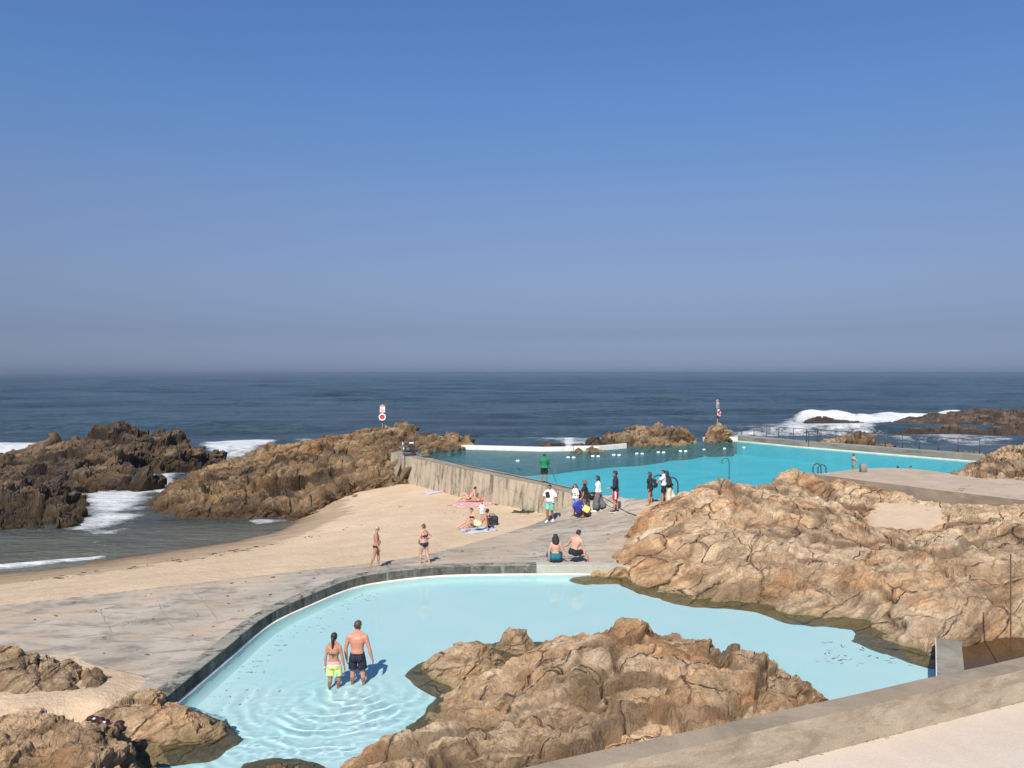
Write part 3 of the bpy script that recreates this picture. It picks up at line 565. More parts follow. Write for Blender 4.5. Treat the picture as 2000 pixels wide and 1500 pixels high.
ps.build('painted_underwater_face', M['lake_floor'], grey, False)
wl.build('painted_waterline', M['white_paint'], grey, False)
# platform on the right with its wall
PZ = 3.62
pa = [U(a, b, PZ) for a, b in ((1592, 928), (1700, 942), (1850, 961), (2000, 979), (2140, 996))]
pb = [U(a, b, PZ - .0) for a, b in ((1598, 922), (1740, 941 - 14), (1870, 944), (2060, 968), (2200, 985))]
pl = [p for p in pa] + [U(a, b, PZ) for a, b in ((2400, 1000), (2400, 940), (1960, 935), (1880, 930), (1850, 924), (1800, 917), (1742, 913.5), (1701, 914.5), (1664, 917.5), (1600, 925))]
poly_obj('platform', pl, M['platform'], 'structure', PZ)
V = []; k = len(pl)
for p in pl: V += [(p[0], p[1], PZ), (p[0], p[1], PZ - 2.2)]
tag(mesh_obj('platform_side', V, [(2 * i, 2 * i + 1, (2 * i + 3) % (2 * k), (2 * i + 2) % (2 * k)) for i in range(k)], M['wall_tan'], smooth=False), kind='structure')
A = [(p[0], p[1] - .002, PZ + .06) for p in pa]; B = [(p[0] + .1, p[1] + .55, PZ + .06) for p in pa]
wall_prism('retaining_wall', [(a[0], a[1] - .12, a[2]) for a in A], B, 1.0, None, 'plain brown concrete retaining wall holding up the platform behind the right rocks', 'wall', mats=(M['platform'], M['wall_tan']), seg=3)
# weir wall at the right end of the small pool
ww = MB(); q0 = Vector(U(1858, 1330, 2.55)); q1 = Vector(U(1852, 1246, 2.55)); t = (q1 - q0).normalized(); n_ = Vector((t.y, -t.x, 0)); wd = .29
Vv = []
for k_, (s_, zt) in enumerate(((0, 2.50), (.5, 2.52), (.9, 2.60), (1.0, 2.52))):
    p = q0.lerp(q1, s_) ; hw = wd * (1 - .25 * (k_ == 3))
    Vv += [(p.x - n_.x * hw, p.y - n_.y * hw, 1.4), (p.x - n_.x * hw, p.y - n_.y * hw, zt), (p.x + n_.x * hw, p.y + n_.y * hw, zt), (p.x + n_.x * hw, p.y + n_.y * hw, 1.4)]
Ff = [(4 * i + j, 4 * i + j + 1, 4 * i + 5 + j, 4 * i + 4 + j) for i in range(3) for j in range(3)] + [(0, 3, 2, 1), (12, 13, 14, 15)]
ws = mesh_obj('weir_wall', Vv, Ff, M['wall_far'], smooth=False); tag(ws, 'short grey weir wall with a white painted side at the right end of the small pool', 'wall')
Vp = [(x - n_.x * .012, y - n_.y * .012, z) for x, y, z in [Vv[4 * i + j] for i in range(4) for j in (0, 1)]]
mesh_obj('painted_side', [tuple(v) for v in Vp] + [(x + n_.x * .02, y + n_.y * .02, z + .012) for x, y, z in Vp], [(2 * i, 2 * i + 2, 2 * i + 3, 2 * i + 1) for i in range(3)] + [(1 + 2 * i, 3 + 2 * i, 11 + 2 * i, 9 + 2 * i) for i in range(3)], M['white_paint'], ws, False)
poly_obj('muddy_pool_water', [U(a, b, 2.16) for a, b in ((1868, 1345), (1864, 1262), (1880, 1240), (2150, 1225), (2150, 1330))], M['murky_water'], 'structure', 2.16)
poly_obj('muddy_pool_bed', [U(a, b, 1.9) for a, b in ((1868, 1400), (1862, 1262), (1880, 1240), (2200, 1225), (2200, 1400))], M['rock_dark'], 'structure', 1.9)
# parapet and terrace at lower right
WT, TZ = 3.9, 3.3
w0 = Vector(U(1020, 1500, WT)); w1 = Vector(U(2000, 1283, WT)); dr = (w1 - w0).normalized(); nn_ = Vector((dr.y, -dr.x, 0))
w0 = w0 - dr * 3.2; w1 = w1 + dr * 14; sg = 30
A = [w0.lerp(w1, i / sg) + nn_ * .45 for i in range(sg + 1)]; B = [w0.lerp(w1, i / sg) for i in range(sg + 1)]
for L_ in (A, B):
    for i, p in enumerate(L_): p.z += .006 * math.sin(i * 1.7)
wall_prism('parapet_wall', [tuple(a) for a in A], [tuple(b) for b in B], 1.2, None, 'low tan concrete parapet running across the lower right corner in front of the rocks', 'wall', mats=(M['wall_tan'], M['wall_par']))
tz = [w0 + nn_ * .452, w1 + nn_ * .452, w1 + nn_ * 14, w0 + nn_ * 14]
poly_obj('terrace', tz, M['terrace'], 'structure', TZ)
# joints and a patched rectangle in the deck slabs
jt = MB()
for pts in (((196, 1190), (205, 1215), (224, 1240)), ((310, 1180), (322, 1203), (340, 1232)), ((330, 1209), (388, 1204), (381, 1192), (322, 1197)), ((115, 1197), (200, 1190)), ((372, 1147), (400, 1178), (432, 1218))):
    L_ = []
    for a, b in zip(pts[:-1], pts[1:]):
        for k in range(6):
            x, y = a[0] + (b[0] - a[0]) * k / 6, a[1] + (b[1] - a[1]) * k / 6; p = U(x, y, 2.33)
            for _ in range(8): p = U(x, y, float(deck_z(p[0], p[1])[0]))
            L_.append(Vector((p[0] + .02 * math.sin(k * 5 + a[0]), p[1] + .02 * math.cos(k * 3), p[2] + .006)))
    jt.tube([p_ - Vector((0, 0, .010)) for p_ in L_], .014, 6)
tag(jt.build('deck_joints', M['joint']), kind='structure')
# ---------------------------------------------------------------- rocks
def rockify(P, Nrm, amp, L, seed, strata=1.0, levels=3, blk=1.0):
    n = np.array([-.48, .22, .85]); n /= np.linalg.norm(n); u_ = np.cross([0, 1, 0], n); u_ /= np.linalg.norm(u_); v_ = np.cross(n, u_)
    W = np.stack([fbm(P / (L * 1.6) + 3.1, seed + 1, 3), fbm(P / (L * 1.6) + 7.7, seed + 2, 3), fbm(P / (L * 1.6) + 1.9, seed + 3, 3)], 1)
    Q = P + .16 * L * W; x, y, z = Q @ u_, Q @ v_, Q @ n
    B = np.stack([x / (1 + .8 * strata), y / (1 + .1 * strata), z * (1 + .9 * strata)], 1); n_ = len(P)
    NB = np.stack([Nrm @ u_, Nrm @ v_, Nrm @ n], 1); sc_ = np.array([1 + .8 * strata, 1 + .1 * strata, 1 / (1 + .9 * strata)])
    disp = np.zeros(n_); crack = np.zeros(n_); cv = None; rng = np.random.RandomState(seed)
    for k, (lk, ak) in enumerate(((1.7, .85), (.75, .60), (.34, .30), (.15, .12))[:levels + 1]):
        l = L * lk; Bk = B / l + 5 * k + .10 * np.stack([vnoise(P / l * 3, seed + 60 + k), vnoise(P / l * 3 + 9, seed + 61 + k), vnoise(P / l * 3 + 4, seed + 62 + k)], 1)
        f1, f2, rid, off = cells(Bk, seed + 31 * k); r2 = (rid * 7.13) % 1; r3 = (rid * 23.7) % 1
        tilt = off[:, 0] * (r2 * 2 - 1) + off[:, 1] * (r3 * 2 - 1) * 1.0 + off[:, 2] * (rid * 2 - 1) * .6
        e = f2 - f1; open_ = sm(-.25, .35, vnoise(P / (l * 1.7), seed + 90 + k)); ck = np.exp(-(e / .075) ** 2) * open_; a = amp * ak
        flat = (off * sc_ * NB).sum(1) * l * (.30, .34, .30, .25)[k] * blk; disp += (a * (.60 * (rid - .5) + .95 * tilt) - flat) * sm(0, .03, e) - a * .5 * ck
        crack = np.maximum(crack, ck * (.95 - .2 * k)); cv = rid if cv is None else cv * .7 + rid * .3
    for ls, am in ((L * .34, .34), (L * .12, .15)):            # ledges of the bedding
        q = z / ls + .8 * fbm(P / (L * .8), seed + 15, 3); fr = q - np.floor(q); idr = _h(np.floor(q).astype(np.int64), np.zeros(n_, np.int64), np.zeros(n_, np.int64), seed + 4)
        msk = sm(-.35, .45, fbm(P / (L * 1.1) + 2.2, seed + 16, 3)); saw = np.where(fr < .84, fr / .84, (1 - fr) / .16)
        disp += amp * am * strata * msk * (saw - .5 + .7 * (idr - .5)); crack = np.maximum(crack, .55 * msk * strata * np.exp(-((fr - .97) / .05) ** 2))
    disp += amp * .17 * fbm(P / (L * .15), seed + 5, 4, .65) + amp * .18 * fbm(P / (L * .9), seed + 8, 3) - .32 * amp
    pit = vnoise(P / (L * .22), seed + 70); disp -= amp * .35 * sm(.45, .8, pit)
    return disp, crack, cv, z + .10 * fbm(P / (L * .5), seed + 19, 3)
def rock(label, poly, ctrl, zg, res, mat, amp=.25, L=1.4, w=.6, skirt=.6, margin=1.4, seed=1, cat='rock', strata=1.0, group=None, name='rock', levels=3, extra=None, parent=None, wobf=.6, blk=1.0, back=.4):
    poly = [(p[0], p[1]) if len(p) == 2 else (U(p[0], p[1], p[2])[:2] if p[0] != 'w' else (p[1], p[2])) for p in poly]
    C = [D(*p) if p[0] != 'w' else tuple(p[1:]) for p in ctrl]
    if len(C) > 1:                                         # the far side falls away behind the crest
        C0 = np.array(C)
        for q in poly:
            d_ = np.hypot(C0[:, 0] - q[0], C0[:, 1] - q[1]); j = int(d_.argmin())
            if q[1] > C0[j, 1] + .1: C.append((q[0], q[1], zg + back * max(0, C0[j, 2] - zg)))
    xs = [p[0] for p in poly]; ys = [p[1] for p in poly]; xv = np.arange(min(xs) - margin, max(xs) + margin, res); yf = np.arange(min(ys) - margin, max(ys) + margin, res * .6); nx = len(xv)
    def base(X, Y):
        P0 = np.stack([X, Y, 0 * X], 1); s = sdist(X, Y, poly) + L * .28 * fbm(P0 / L * 1.1, seed + 50, 4) * wobf; top = rbf(C, X, Y, .05) if len(C) > 1 else np.full(X.shape, C[0][2])
        if extra is not None: top = extra(X, Y, top)
        Z = np.where(s > 0, zg + (top - zg) * (1 - np.exp(-np.maximum(s, 0) / w)), zg + np.maximum(s * skirt, -3) - .25 * np.maximum(0, -s - .8 * margin)); return Z, s
    Xf, Yf = np.meshgrid(xv, yf); Zf, sf = base(Xf.ravel(), Yf.ravel()); Zf = Zf.reshape(Xf.shape); gyf, gxf = np.gradient(Zf, yf[1] - yf[0], res)
    dS = np.sqrt(1 + (gyf * .9) ** 2) * (yf[1] - yf[0]); cs = np.cumsum(dS, 0); k_ = 7; pad = np.pad(cs, ((0, 0), (k_, k_)), 'edge'); cs = sum(pad[:, j:j + nx] for j in range(2 * k_ + 1)) / (2 * k_ + 1); cs = cs - cs[0]
    NR = int(np.percentile(cs[-1], 85) / res) + 2; X = np.tile(xv, NR); Y = np.zeros((NR, nx)); GX = np.zeros((NR, nx)); GY = np.zeros((NR, nx))      # rows spaced evenly along the slope, so steep faces keep their detail
    for j in range(nx):
        Y[:, j] = np.interp(np.linspace(0, cs[-1, j], NR), cs[:, j], yf); GX[:, j] = np.interp(Y[:, j], yf, gxf[:, j]); GY[:, j] = np.interp(Y[:, j], yf, gyf[:, j])
    Y = Y.ravel(); Z, s = base(X, Y); Nn = np.stack([-GX.ravel(), -GY.ravel(), np.ones(X.size)], 1); Nn /= np.linalg.norm(Nn, axis=1)[:, None]
    P = np.stack([X, Y, Z], 1); keep = s > -margin; yv = range(NR)
    idx = np.where(keep)[0]; disp = np.zeros(X.size); ck = np.zeros(X.size); cv = np.zeros(X.size); st = np.zeros(X.size)
    for j in range(0, len(idx), 200000):
        i_ = idx[j:j + 200000]; disp[i_], ck[i_], cv[i_], st[i_] = rockify(P[i_], Nn[i_], amp, L, seed, strata, levels, blk)
    D_ = disp.reshape(NR, nx); kb = max(2, int(.75 * L / res))                # keeps the broad shape where it was placed
    for ax in (0, 1):
        pd = np.pad(D_, ((kb, kb), (0, 0)) if ax == 0 else ((0, 0), (kb, kb)), 'edge'); c_ = np.cumsum(pd, ax); c_ = np.concatenate([np.zeros_like(c_[:1] if ax == 0 else c_[:, :1]), c_], ax)
        D_ = (c_[2 * kb + 1:] - c_[:-2 * kb - 1]) / (2 * kb + 1) if ax == 0 else (c_[:, 2 * kb + 1:] - c_[:, :-2 * kb - 1]) / (2 * kb + 1)
    disp = disp - .8 * D_.ravel() - .10 * amp
    disp *= sm(-.55 * margin, .35, s) * .9 + .1; P = P + Nn * disp[:, None]
    q = grid_faces(len(yv), len(xv), keep); V, q, A = compact(P, q, {'crack': ck, 'cellv': cv, 'bed': st})
    o = mesh_obj(name, V, q, M[mat], smooth=False, attrs=A)
    if parent: o.parent = parent
    else: tag(o, label, cat, group)
    return o

# pool-centre outcrop
rock('big jagged tan outcrop standing in the near side of the small pool, against the parapet',
     [(640, 1530, PW), (715, 1478, PW), (800, 1446, PW), (845, 1420, PW), (822, 1404, PW), (850, 1372, PW), (900, 1335, PW), (960, 1312, PW), (1060, 1300, PW), (1130, 1285, PW), (1220, 1272, PW), (1300, 1290, PW), (1400, 1292, PW), (1480, 1330, PW), (1550, 1345, PW), (1625, 1372, PW), ('w', 5.4, 13.8), ('w', 3, 12.4), ('w', -1, 10.2), ('w', -4, 10)],
     [(1000, 1290, 19.5), (1080, 1243, 19.6), (1146, 1238, 19.2), (1195, 1233, 19), (1258, 1213, 18.8), (1300, 1256, 18.6), (1344, 1262, 18.4), (1392, 1246, 18.2), (1424, 1278, 18), (1456, 1280, 17.8), (1512, 1292, 17.4), (1572, 1318, 16.8), (1624, 1336, 16.2), (900, 1335, 17.8), (870, 1370, 16.8), (1000, 1360, 16.6), (1200, 1330, 16.2), (1400, 1350, 15.4), (1100, 1400, 14.8), (900, 1440, 14.2), (760, 1450, 14.4), (700, 1480, 13.6), (1300, 1400, 14.2), (1500, 1380, 14.8), (1000, 1470, 13), (800, 1500, 12.9), (1150, 1460, 12.8), ('w', 3, 12.5, 3.7), ('w', 5, 13.6, 3.5), ('w', -1, 10.5, 3.6)],
     PW, .036, 'rock_pool', amp=.24, L=1.5, w=.42, skirt=2.0, margin=.7, seed=3, wobf=.35, blk=.28)
rock('rounded tan boulder at the left tip of the pool outcrop, low over the water', [(820, 1306, PW), (842, 1290, PW), (870, 1278, PW), (940, 1276, PW), (985, 1290, PW), (975, 1330, PW), (890, 1345, PW), (845, 1322, PW)],
     [(850, 1275, 20.8), (897, 1253, 21), (938, 1252, 21), (960, 1290, 19.8), (900, 1300, 19.3), (950, 1318, 18.8)], PW, .035, 'rock_pool', amp=.12, L=1.0, w=.22, skirt=1.3, margin=.6, seed=11, wobf=.3, blk=.3)
rock('round tan boulder standing alone at the far side of the pool outcrop', [(968, 1262, PW), (1000, 1252, PW), (1040, 1254, PW), (1052, 1266, PW), (1030, 1282, PW), (985, 1280, PW)],
     [(985, 1228, 22), (1002, 1223, 22), (1030, 1223, 22), (1040, 1240, 21.8), (1010, 1235, 21.6)], PW, .03, 'rock_pool', amp=.12, L=.9, w=.14, skirt=.9, margin=.8, seed=14, strata=.2, blk=.3)

# right outcrop
def sand_pocket(X, Y, top):
    s = sdist(X, Y, [U(a, b, 3.0)[:2] for a, b in ((1690, 985), (1730, 978), (1840, 996), (1850, 1020), (1800, 1045), (1760, 1050), (1700, 1030), (1690, 1005))])
    return top - .35 * sm(-1, .6, s)
rock('huge striated tan rock slope filling the right side between the small pool and the platform',
     [(1158, 1106, 2.42), (1170, 1074, 2.62), (1192, 1042, 2.75), (1240, 1002, 3.1), (1285, 983, 3.3), (1330, 974, 3.35), (1380, 972, 3.35), (1480, 960, 3.38), (1560, 943, 3.4), (1592, 934, 3.5), (1604, 945, 3.5), (1720, 946, 3.6), (2000, 980, 3.6), (2300, 1010, 3.6), ('w', 26, 24), ('w', 22, 19),
      (2050, 1250, 2.15), (1890, 1262, PW), (1815, 1275, PW), (1750, 1252, PW), (1690, 1212, PW), (1620, 1205, PW), (1550, 1203, PW), (1496, 1180, PW), (1424, 1172, PW), (1352, 1168, PW), (1290, 1152, PW), (1228, 1126, PW)],
     [(1180, 1078, 31.8), (1205, 1050, 32.6), (1255, 1002, 35), (1300, 977, 36.6), (1330, 962, 37.4), (1360, 945, 38), (1400, 939, 38.5), (1430, 940, 38.8), (1460, 950, 39), (1488, 950, 39.5), (1500, 935, 41), (1512, 908, 42), (1551, 898, 42.5), (1582, 908, 43), (1600, 965, 41), (1640, 975, 40), (1700, 987, 38.8), (1760, 992, 38), (1800, 1012, 36.6), (1850, 1006, 36), (1900, 996, 36), (2000, 985, 35), (2150, 1000, 33),
      (1300, 1010, 33.4), (1300, 1060, 30), (1400, 1010, 33.5), (1400, 1060, 30), (1500, 1040, 31.5), (1600, 1060, 30), (1700, 1060, 30.5), (1800, 1080, 29), (1900, 1060, 29.5), (2000, 1060, 28.5), (1300, 1110, 28.4), (1400, 1120, 27.8), (1500, 1130, 27), (1600, 1140, 26), (1700, 1140, 25.5), (1750, 1190, 23.5), (1850, 1150, 23.8), (1900, 1200, 21.5), (2000, 1180, 21.5), (1500, 990, 35.5), (1560, 1000, 35), ('w', 24, 24, 4.2), ('w', 26, 32, 4.3), (1240, 1080, 30.2)],
     PW, .06, 'rock_right', amp=.29, L=2.7, w=.5, skirt=.95, margin=1.1, seed=23, blk=.17, back=.75, extra=sand_pocket)

# bottom-left boulders
def bould(label, base, top, seed, L=.9, amp=.09, w=.11, zg=2.42, mat='rock_dry', **k):
    return rock(label, [(a, b, zg) for a, b in base], top, zg, .028, mat, amp=amp, L=L, w=w, skirt=1.2, margin=.5, seed=seed, strata=.5, blk=.3, **k)
BG = None
bould('large squarish tan boulder at the left edge of the sand', [(-120, 1362), (0, 1362), (84, 1360), (92, 1335), (72, 1300), (0, 1292), (-120, 1300)], [(-60, 1262, 19), (0, 1262, 18.8), (42, 1262, 18.7), (60, 1288, 18.6), (78, 1332, 18.0), (20, 1330, 17.9)], 31, w=.13)
bould('long slanting tan boulder leaning against the large squarish one', [(80, 1364), (152, 1368), (164, 1345), (128, 1312), (78, 1300), (60, 1320)], [(60, 1276, 18.8), (77, 1272, 18.8), (105, 1302, 18.5), (148, 1328, 18.2), (120, 1342, 17.9), (95, 1340, 17.9)], 33, L=.7, w=.12)
bould('small angular boulder behind the slanting one', [(96, 1336), (156, 1338), (170, 1314), (108, 1304)], [(110, 1292, 19.2), (140, 1280, 19.2), (156, 1294, 19.1)], 35, L=.6, w=.1)
bould('small upright rounded boulder casting a shadow on the sand, rightmost of the left group', [(150, 1364), (202, 1356), (212, 1326), (154, 1322)], [(156, 1303, 18.8), (175, 1292, 18.9), (196, 1312, 18.7), (185, 1320, 18.4), (165, 1325, 18.4)], 37, L=.6, w=.09)
rock('broad pale tan rock sloping from the sand down into the pool at lower left', [(150, 1405, 2.6), (170, 1378, 2.6), (215, 1358, 2.6), (270, 1352, 2.5), (325, 1368, 2.2), (345, 1378, PW), (405, 1400, PW), (432, 1430, PW), (400, 1452, PW), (330, 1462, PW), (270, 1455, PW), (240, 1452, PW), (170, 1440, 2.5)],
     [(161, 1384, 17.3), (210, 1350, 17.6), (266, 1333, 17.8), (294, 1335, 17.8), (322, 1360, 17.6), (367, 1380, 17.2), (409, 1395, 17), (420, 1428, 16.4), (340, 1440, 16), (250, 1430, 15.8), (250, 1390, 16.6), (330, 1400, 16.6)], PW, .03, 'rock_pool', amp=.15, L=1.1, w=.22, skirt=1.5, margin=.7, seed=41, wobf=.3, blk=.35)
rock('brown craggy rock in the lower left corner, nearest the camera', [(-250, 1420, 2.7), (0, 1420, 2.7), (60, 1402, 2.7), (150, 1408, 2.7), (215, 1440, 2.4), (255, 1475, PW), (285, 1530, PW), (280, 1640, PW), (-250, 1640, PW)],
     [(-150, 1420, 15.5), (0, 1408, 15.6), (52, 1392, 15.8), (91, 1387, 15.8), (140, 1394, 15.7), (190, 1412, 15.3), (222, 1436, 14.8), (250, 1470, 14), (180, 1480, 13.6), (100, 1450, 14.2), (0, 1470, 13.8), (230, 1510, 13), (100, 1520, 12.8), (0, 1540, 12.6), (-150, 1500, 13)], PW, .028, 'rock_pool', amp=.2, L=1.0, w=.2, skirt=.9, margin=.8, seed=43, blk=.5)
rock('small tan rock tip at the bottom edge beside the outcrop', [(480, 1520, PW), (520, 1500, PW), (575, 1502, PW), (610, 1530, PW), (560, 1570, PW), (490, 1560, PW)], [(500, 1492, 15), (560, 1484, 15), (590, 1495, 14.8), (540, 1520, 14.2)], PW, .03, 'rock_pool', amp=.1, L=.7, w=.15, skirt=.5, margin=.7, seed=45)

# rocks in the big pool and along its wall
def farrock(label, base, top, seed, mat='rock_far', zg=LW, L=1.6, amp=.3, w=.4, res=.08, skirt=4.0, back=None, **k):
    return rock(label, [(a, b, zg) for a, b in base] + (back or []), top, zg, res, mat, amp=amp, L=L, w=w, skirt=skirt, margin=.8, seed=seed, strata=.4, **k)
farrock('small tan rock breaking the water in front of the white wall, left of two', [(1116, 883.5), (1126, 880), (1137, 880), (1139, 884.5)], [(1122, 878, 66.6), (1134, 873.5, 66.6), (1137, 877, 66.4)], 51, L=.8, amp=.12, w=.2, res=.06)
farrock('small broad tan rock breaking the water in front of the white wall, right of two', [(1145, 884), (1150, 880), (1170, 880), (1184, 881), (1180, 884)], [(1150, 877, 66.8), (1159, 874, 66.8), (1166, 877, 66.6), (1176, 878, 66.5)], 52, L=.8, amp=.14, w=.2, res=.06)
farrock('long knobbly tan ridge on the seaward side of the big pool', [(1224, 875), (1260, 873), (1300, 873), (1340, 871), (1368, 866)], [(1182, 866, 75), (1200, 853, 75), (1225, 842, 76), (1246, 839, 76), (1272, 836, 76), (1285, 834, 76), (1300, 841, 76), (1315, 832, 76), (1335, 841, 75.5), (1350, 836, 75.5), (1362, 850, 75), (1370, 862, 74.5), (1250, 860, 72.5), (1320, 858, 73)], 53, L=1.8, amp=.5, w=.5, back=[('w', 16.6, 80), ('w', 9, 81), ('w', 10, 73)])
farrock('single dark-topped boulder carrying the right-hand lifebuoy post', [(1380, 864), (1392, 866), (1424, 865), (1430, 860)], [(1384, 842, 76), (1390, 826, 77), (1400, 825, 77), (1404, 832, 76), (1415, 838, 76), (1424, 850, 75.5), (1400, 845, 75)], 54, L=1.2, amp=.2, w=.25, back=[('w', 20.2, 79), ('w', 18.9, 79)])
farrock('dark wet rock behind the white wall, left of two', [(1054, 936), (1104, 936)], [(1060, 868, 73), (1072, 858, 74), (1086, 857, 74), (1100, 866, 73.5)], 55, 'rock_dark', zg=.3, L=1.6, amp=.35, back=[('w', 5, 79), ('w', 2, 79)])
farrock('dark wet rock behind the white wall, right of two', [(1115, 936), (1180, 936)], [(1120, 868, 73), (1140, 858, 74), (1160, 857, 74), (1174, 866, 73.5)], 56, 'rock_dark', zg=.3, L=1.6, amp=.35, back=[('w', 9, 79), ('w', 5, 79)])
farrock('low brown double-humped rock beyond the quay railing', [(1636, 932), (1795, 944)], [(1640, 866, 76), (1660, 852, 77), (1680, 845, 78), (1700, 858, 77), (1730, 852, 77), (1760, 866, 75), (1788, 878, 72)], 57, 'rock_reef', zg=.2, L=2, amp=.5, w=.9, back=[('w', 37, 82), ('w', 29, 84)])
farrock('brown rock beyond the right end of the quay', [(1898, 950), (1962, 950)], [(1905, 880, 72), (1920, 871, 73), (1945, 871, 73), (1958, 880, 72)], 58, 'rock_reef', zg=.2, L=1.6, amp=.4, w=.6, back=[('w', 43, 77), ('w', 39, 77)])
# pale rocks at the right edge
rock('heap of pale orange boulders at the right edge beside the big pool', [(1846, 929, PZ), (1880, 918, 3.3), (1915, 904, 3.3), (1950, 892, 3.3), (2100, 880, 3.3), (2300, 920, 3.3), (2300, 965, PZ), (2100, 962, PZ), (1990, 940, PZ), (1920, 934, PZ)],
     [(1860, 916, 49), (1882, 909, 50), (1905, 905, 51), (1925, 894, 53), (1945, 895, 54), (1965, 888, 54), (1985, 882, 54), (2000, 880, 54), (2100, 870, 54), (1930, 920, 49), (1990, 910, 49), (2100, 920, 48)], 3.4, .06, 'rock_dry', amp=.45, L=1.5, w=.35, skirt=1.0, margin=.7, seed=61, strata=.1, blk=.5)
rock('low pale orange rock lying on the platform at the right edge', [(1872, 958, PZ), (1900, 948, PZ), (1960, 944, PZ), (2150, 950, PZ), (2150, 966, PZ), (1960, 962, PZ), (1900, 962, PZ)],
     [(1890, 952, 43.5), (1930, 944, 44), (1970, 938, 44.5), (2000, 938, 44.5), (2100, 938, 44)], PZ, .05, 'rock_dry', amp=.2, L=1.3, w=.35, skirt=.5, margin=.5, seed=62, blk=.3)
rock('pale tan boulder piled against the retaining wall', [(1625, 966, 3.2), (1640, 952, 3.3), (1690, 950, 3.3), (1712, 975, 3.1), (1722, 985, 3), (1680, 992, 3.0), (1630, 982, 3.1)], [(1640, 948, 44), (1668, 942, 44.2), (1685, 946, 43.5), (1705, 960, 42.6), (1660, 965, 42.6)], 3.0, .05, 'rock_dry', amp=.2, L=1.1, w=.2, seed=63, margin=.6, blk=.35)
rock('small round boulder on the sand pocket below the retaining wall', [(1752, 1010, 2.9), (1760, 995, 3), (1792, 996, 3), (1796, 1010, 2.9), (1775, 1016, 2.9)], [(1758, 996, 39), (1772, 989, 39.2), (1788, 994, 39)], 2.9, .04, 'rock_right', amp=.1, L=.7, w=.15, seed=64, margin=.5, blk=.3)
def build_pocket():
    pl = [U(a, b, 2.95)[:2] for a, b in ((1680, 985), (1730, 974), (1850, 990), (1862, 1012), (1830, 1044), (1760, 1058), (1690, 1036))]; C = [U(1690, 985, 3.04), U(1760, 980, 3.08), U(1850, 998, 3.1), U(1800, 1044, 2.86), U(1750, 1052, 2.80), U(1700, 1030, 2.86), U(1770, 1010, 2.98)]
    xv = np.arange(13, 23, .15); yv = np.arange(29, 44, .15); X, Y = np.meshgrid(xv, yv); X = X.ravel(); Y = Y.ravel(); s = sdist(X, Y, pl); Z = rbf(C, X, Y) + .02 * fbm(np.stack([X, Y, 0 * X], 1), 3, 3) - .9 * sm(.5, -.9, s)
    q = grid_faces(len(yv), len(xv), s > -.9); V, q, _ = compact(np.stack([X, Y, Z], 1), q, {}); tag(mesh_obj('sand_pocket', V, q, M['sand']), kind='structure')
build_pocket()

# headland and reef behind the beach
rock('long brown reef running from the bay up to the start of the beach wall',
     [(284, 990, 0), (320, 1003, 0), (350, 1011, 0), (420, 1014, 0), (525, 1011, 0), (590, 1012, .1), (648, 992, .7), (680, 976, .9), (716, 962, 1.15), (768, 948, 1.4), (808, 946, 1.4), ('w', -7.4, 60), ('w', -10, 65), ('w', -14, 72), ('w', -26, 79), ('w', -28, 74), (440, 935, 0), (400, 935, 0), (350, 945, 0)],
     [(320, 972, 57), (350, 958, 59.5), (371, 952, 60), (406, 952, 60), (440, 958, 59), (462, 930, 63.5), (500, 892, 69), (525, 867, 71.5), (546, 871, 71.5), (588, 869, 71), (612, 876, 70), (640, 868, 70), (675, 865, 70), (700, 866, 69), (420, 975, 56), (520, 970, 57), (600, 960, 58.5), (470, 950, 60), (550, 930, 62), (640, 920, 63.5), (700, 900, 66), (720, 930, 61), (770, 920, 60), (765, 888, 60.5), (785, 891, 60), (802, 897, 59.6), (740, 895, 64)],
     .1, .085, 'rock_reef', amp=.52, L=2.2, w=.7, skirt=1.0, margin=1.2, seed=71, wobf=.2, back=.2)
rock('high tan headland rock with the left-hand lifebuoy post on top',
     [('w', -14, 64), ('w', -10.5, 62.5), ('w', -8.2, 64), ('w', -6.5, 66), ('w', -6.8, 72), ('w', -7.5, 78), ('w', -10, 88), ('w', -22, 92), ('w', -24, 82), ('w', -20, 76), ('w', -16, 70)],
     [(690, 862, 80), (705, 846, 83), (720, 841, 85), (739, 838, 86), (764, 838, 86), (779, 834, 86), (806, 832, 86), (835, 832, 85), (852, 838, 84), (858, 842, 82), (700, 880, 72), (730, 875, 70), (770, 880, 66.5), (800, 862, 70), (840, 868, 70), (745, 855, 77)],
     1.2, .09, 'rock_reef', amp=.42, L=2.4, w=.6, skirt=1.0, margin=1.2, seed=73, blk=.6)
farrock('rounded tan rocks at the left end of the white pool wall', [(835, 888), (850, 884), (890, 879), (918, 876)], [(848, 872, 70), (868, 856, 71.5), (882, 851, 72), (893, 857, 72), (900, 860, 72), (911, 856, 72), (919, 865, 71.5), (870, 872, 69)], 74, 'rock_reef', L=1.5, amp=.35, w=.4, back=[('w', -3.6, 77), ('w', -9.5, 77)])
# left ridge, left block
rock('long dark jagged rock ridge across the left side of the bay',
     [(-300, 985, 0), (60, 975, 0), (150, 967, 0), (227, 958, 0), (276, 962, 0), (311, 948, 0), (294, 925, 0), (385, 918, 0), (425, 905, 0), (435, 897, 0), ('w', -34, 91), ('w', -46, 89), ('w', -54, 83), ('w', -75, 79)],
     [(-100, 908, 76), (0, 892, 77), (50, 883, 79), (110, 862, 81), (150, 858, 82), (175, 850, 83), (215, 835, 84), (232, 831, 84), (245, 842, 84), (290, 848, 85), (325, 845, 86), (350, 850, 86), (380, 870, 85), (400, 886, 84), (0, 930, 69), (150, 900, 72), (250, 890, 75), (330, 890, 79), (250, 935, 66), (170, 945, 65.5), (200, 920, 69)],
     0, .10, 'rock_sea', amp=.5, L=2.8, w=.7, skirt=1.0, margin=1.5, seed=81, wobf=.2, back=.12)
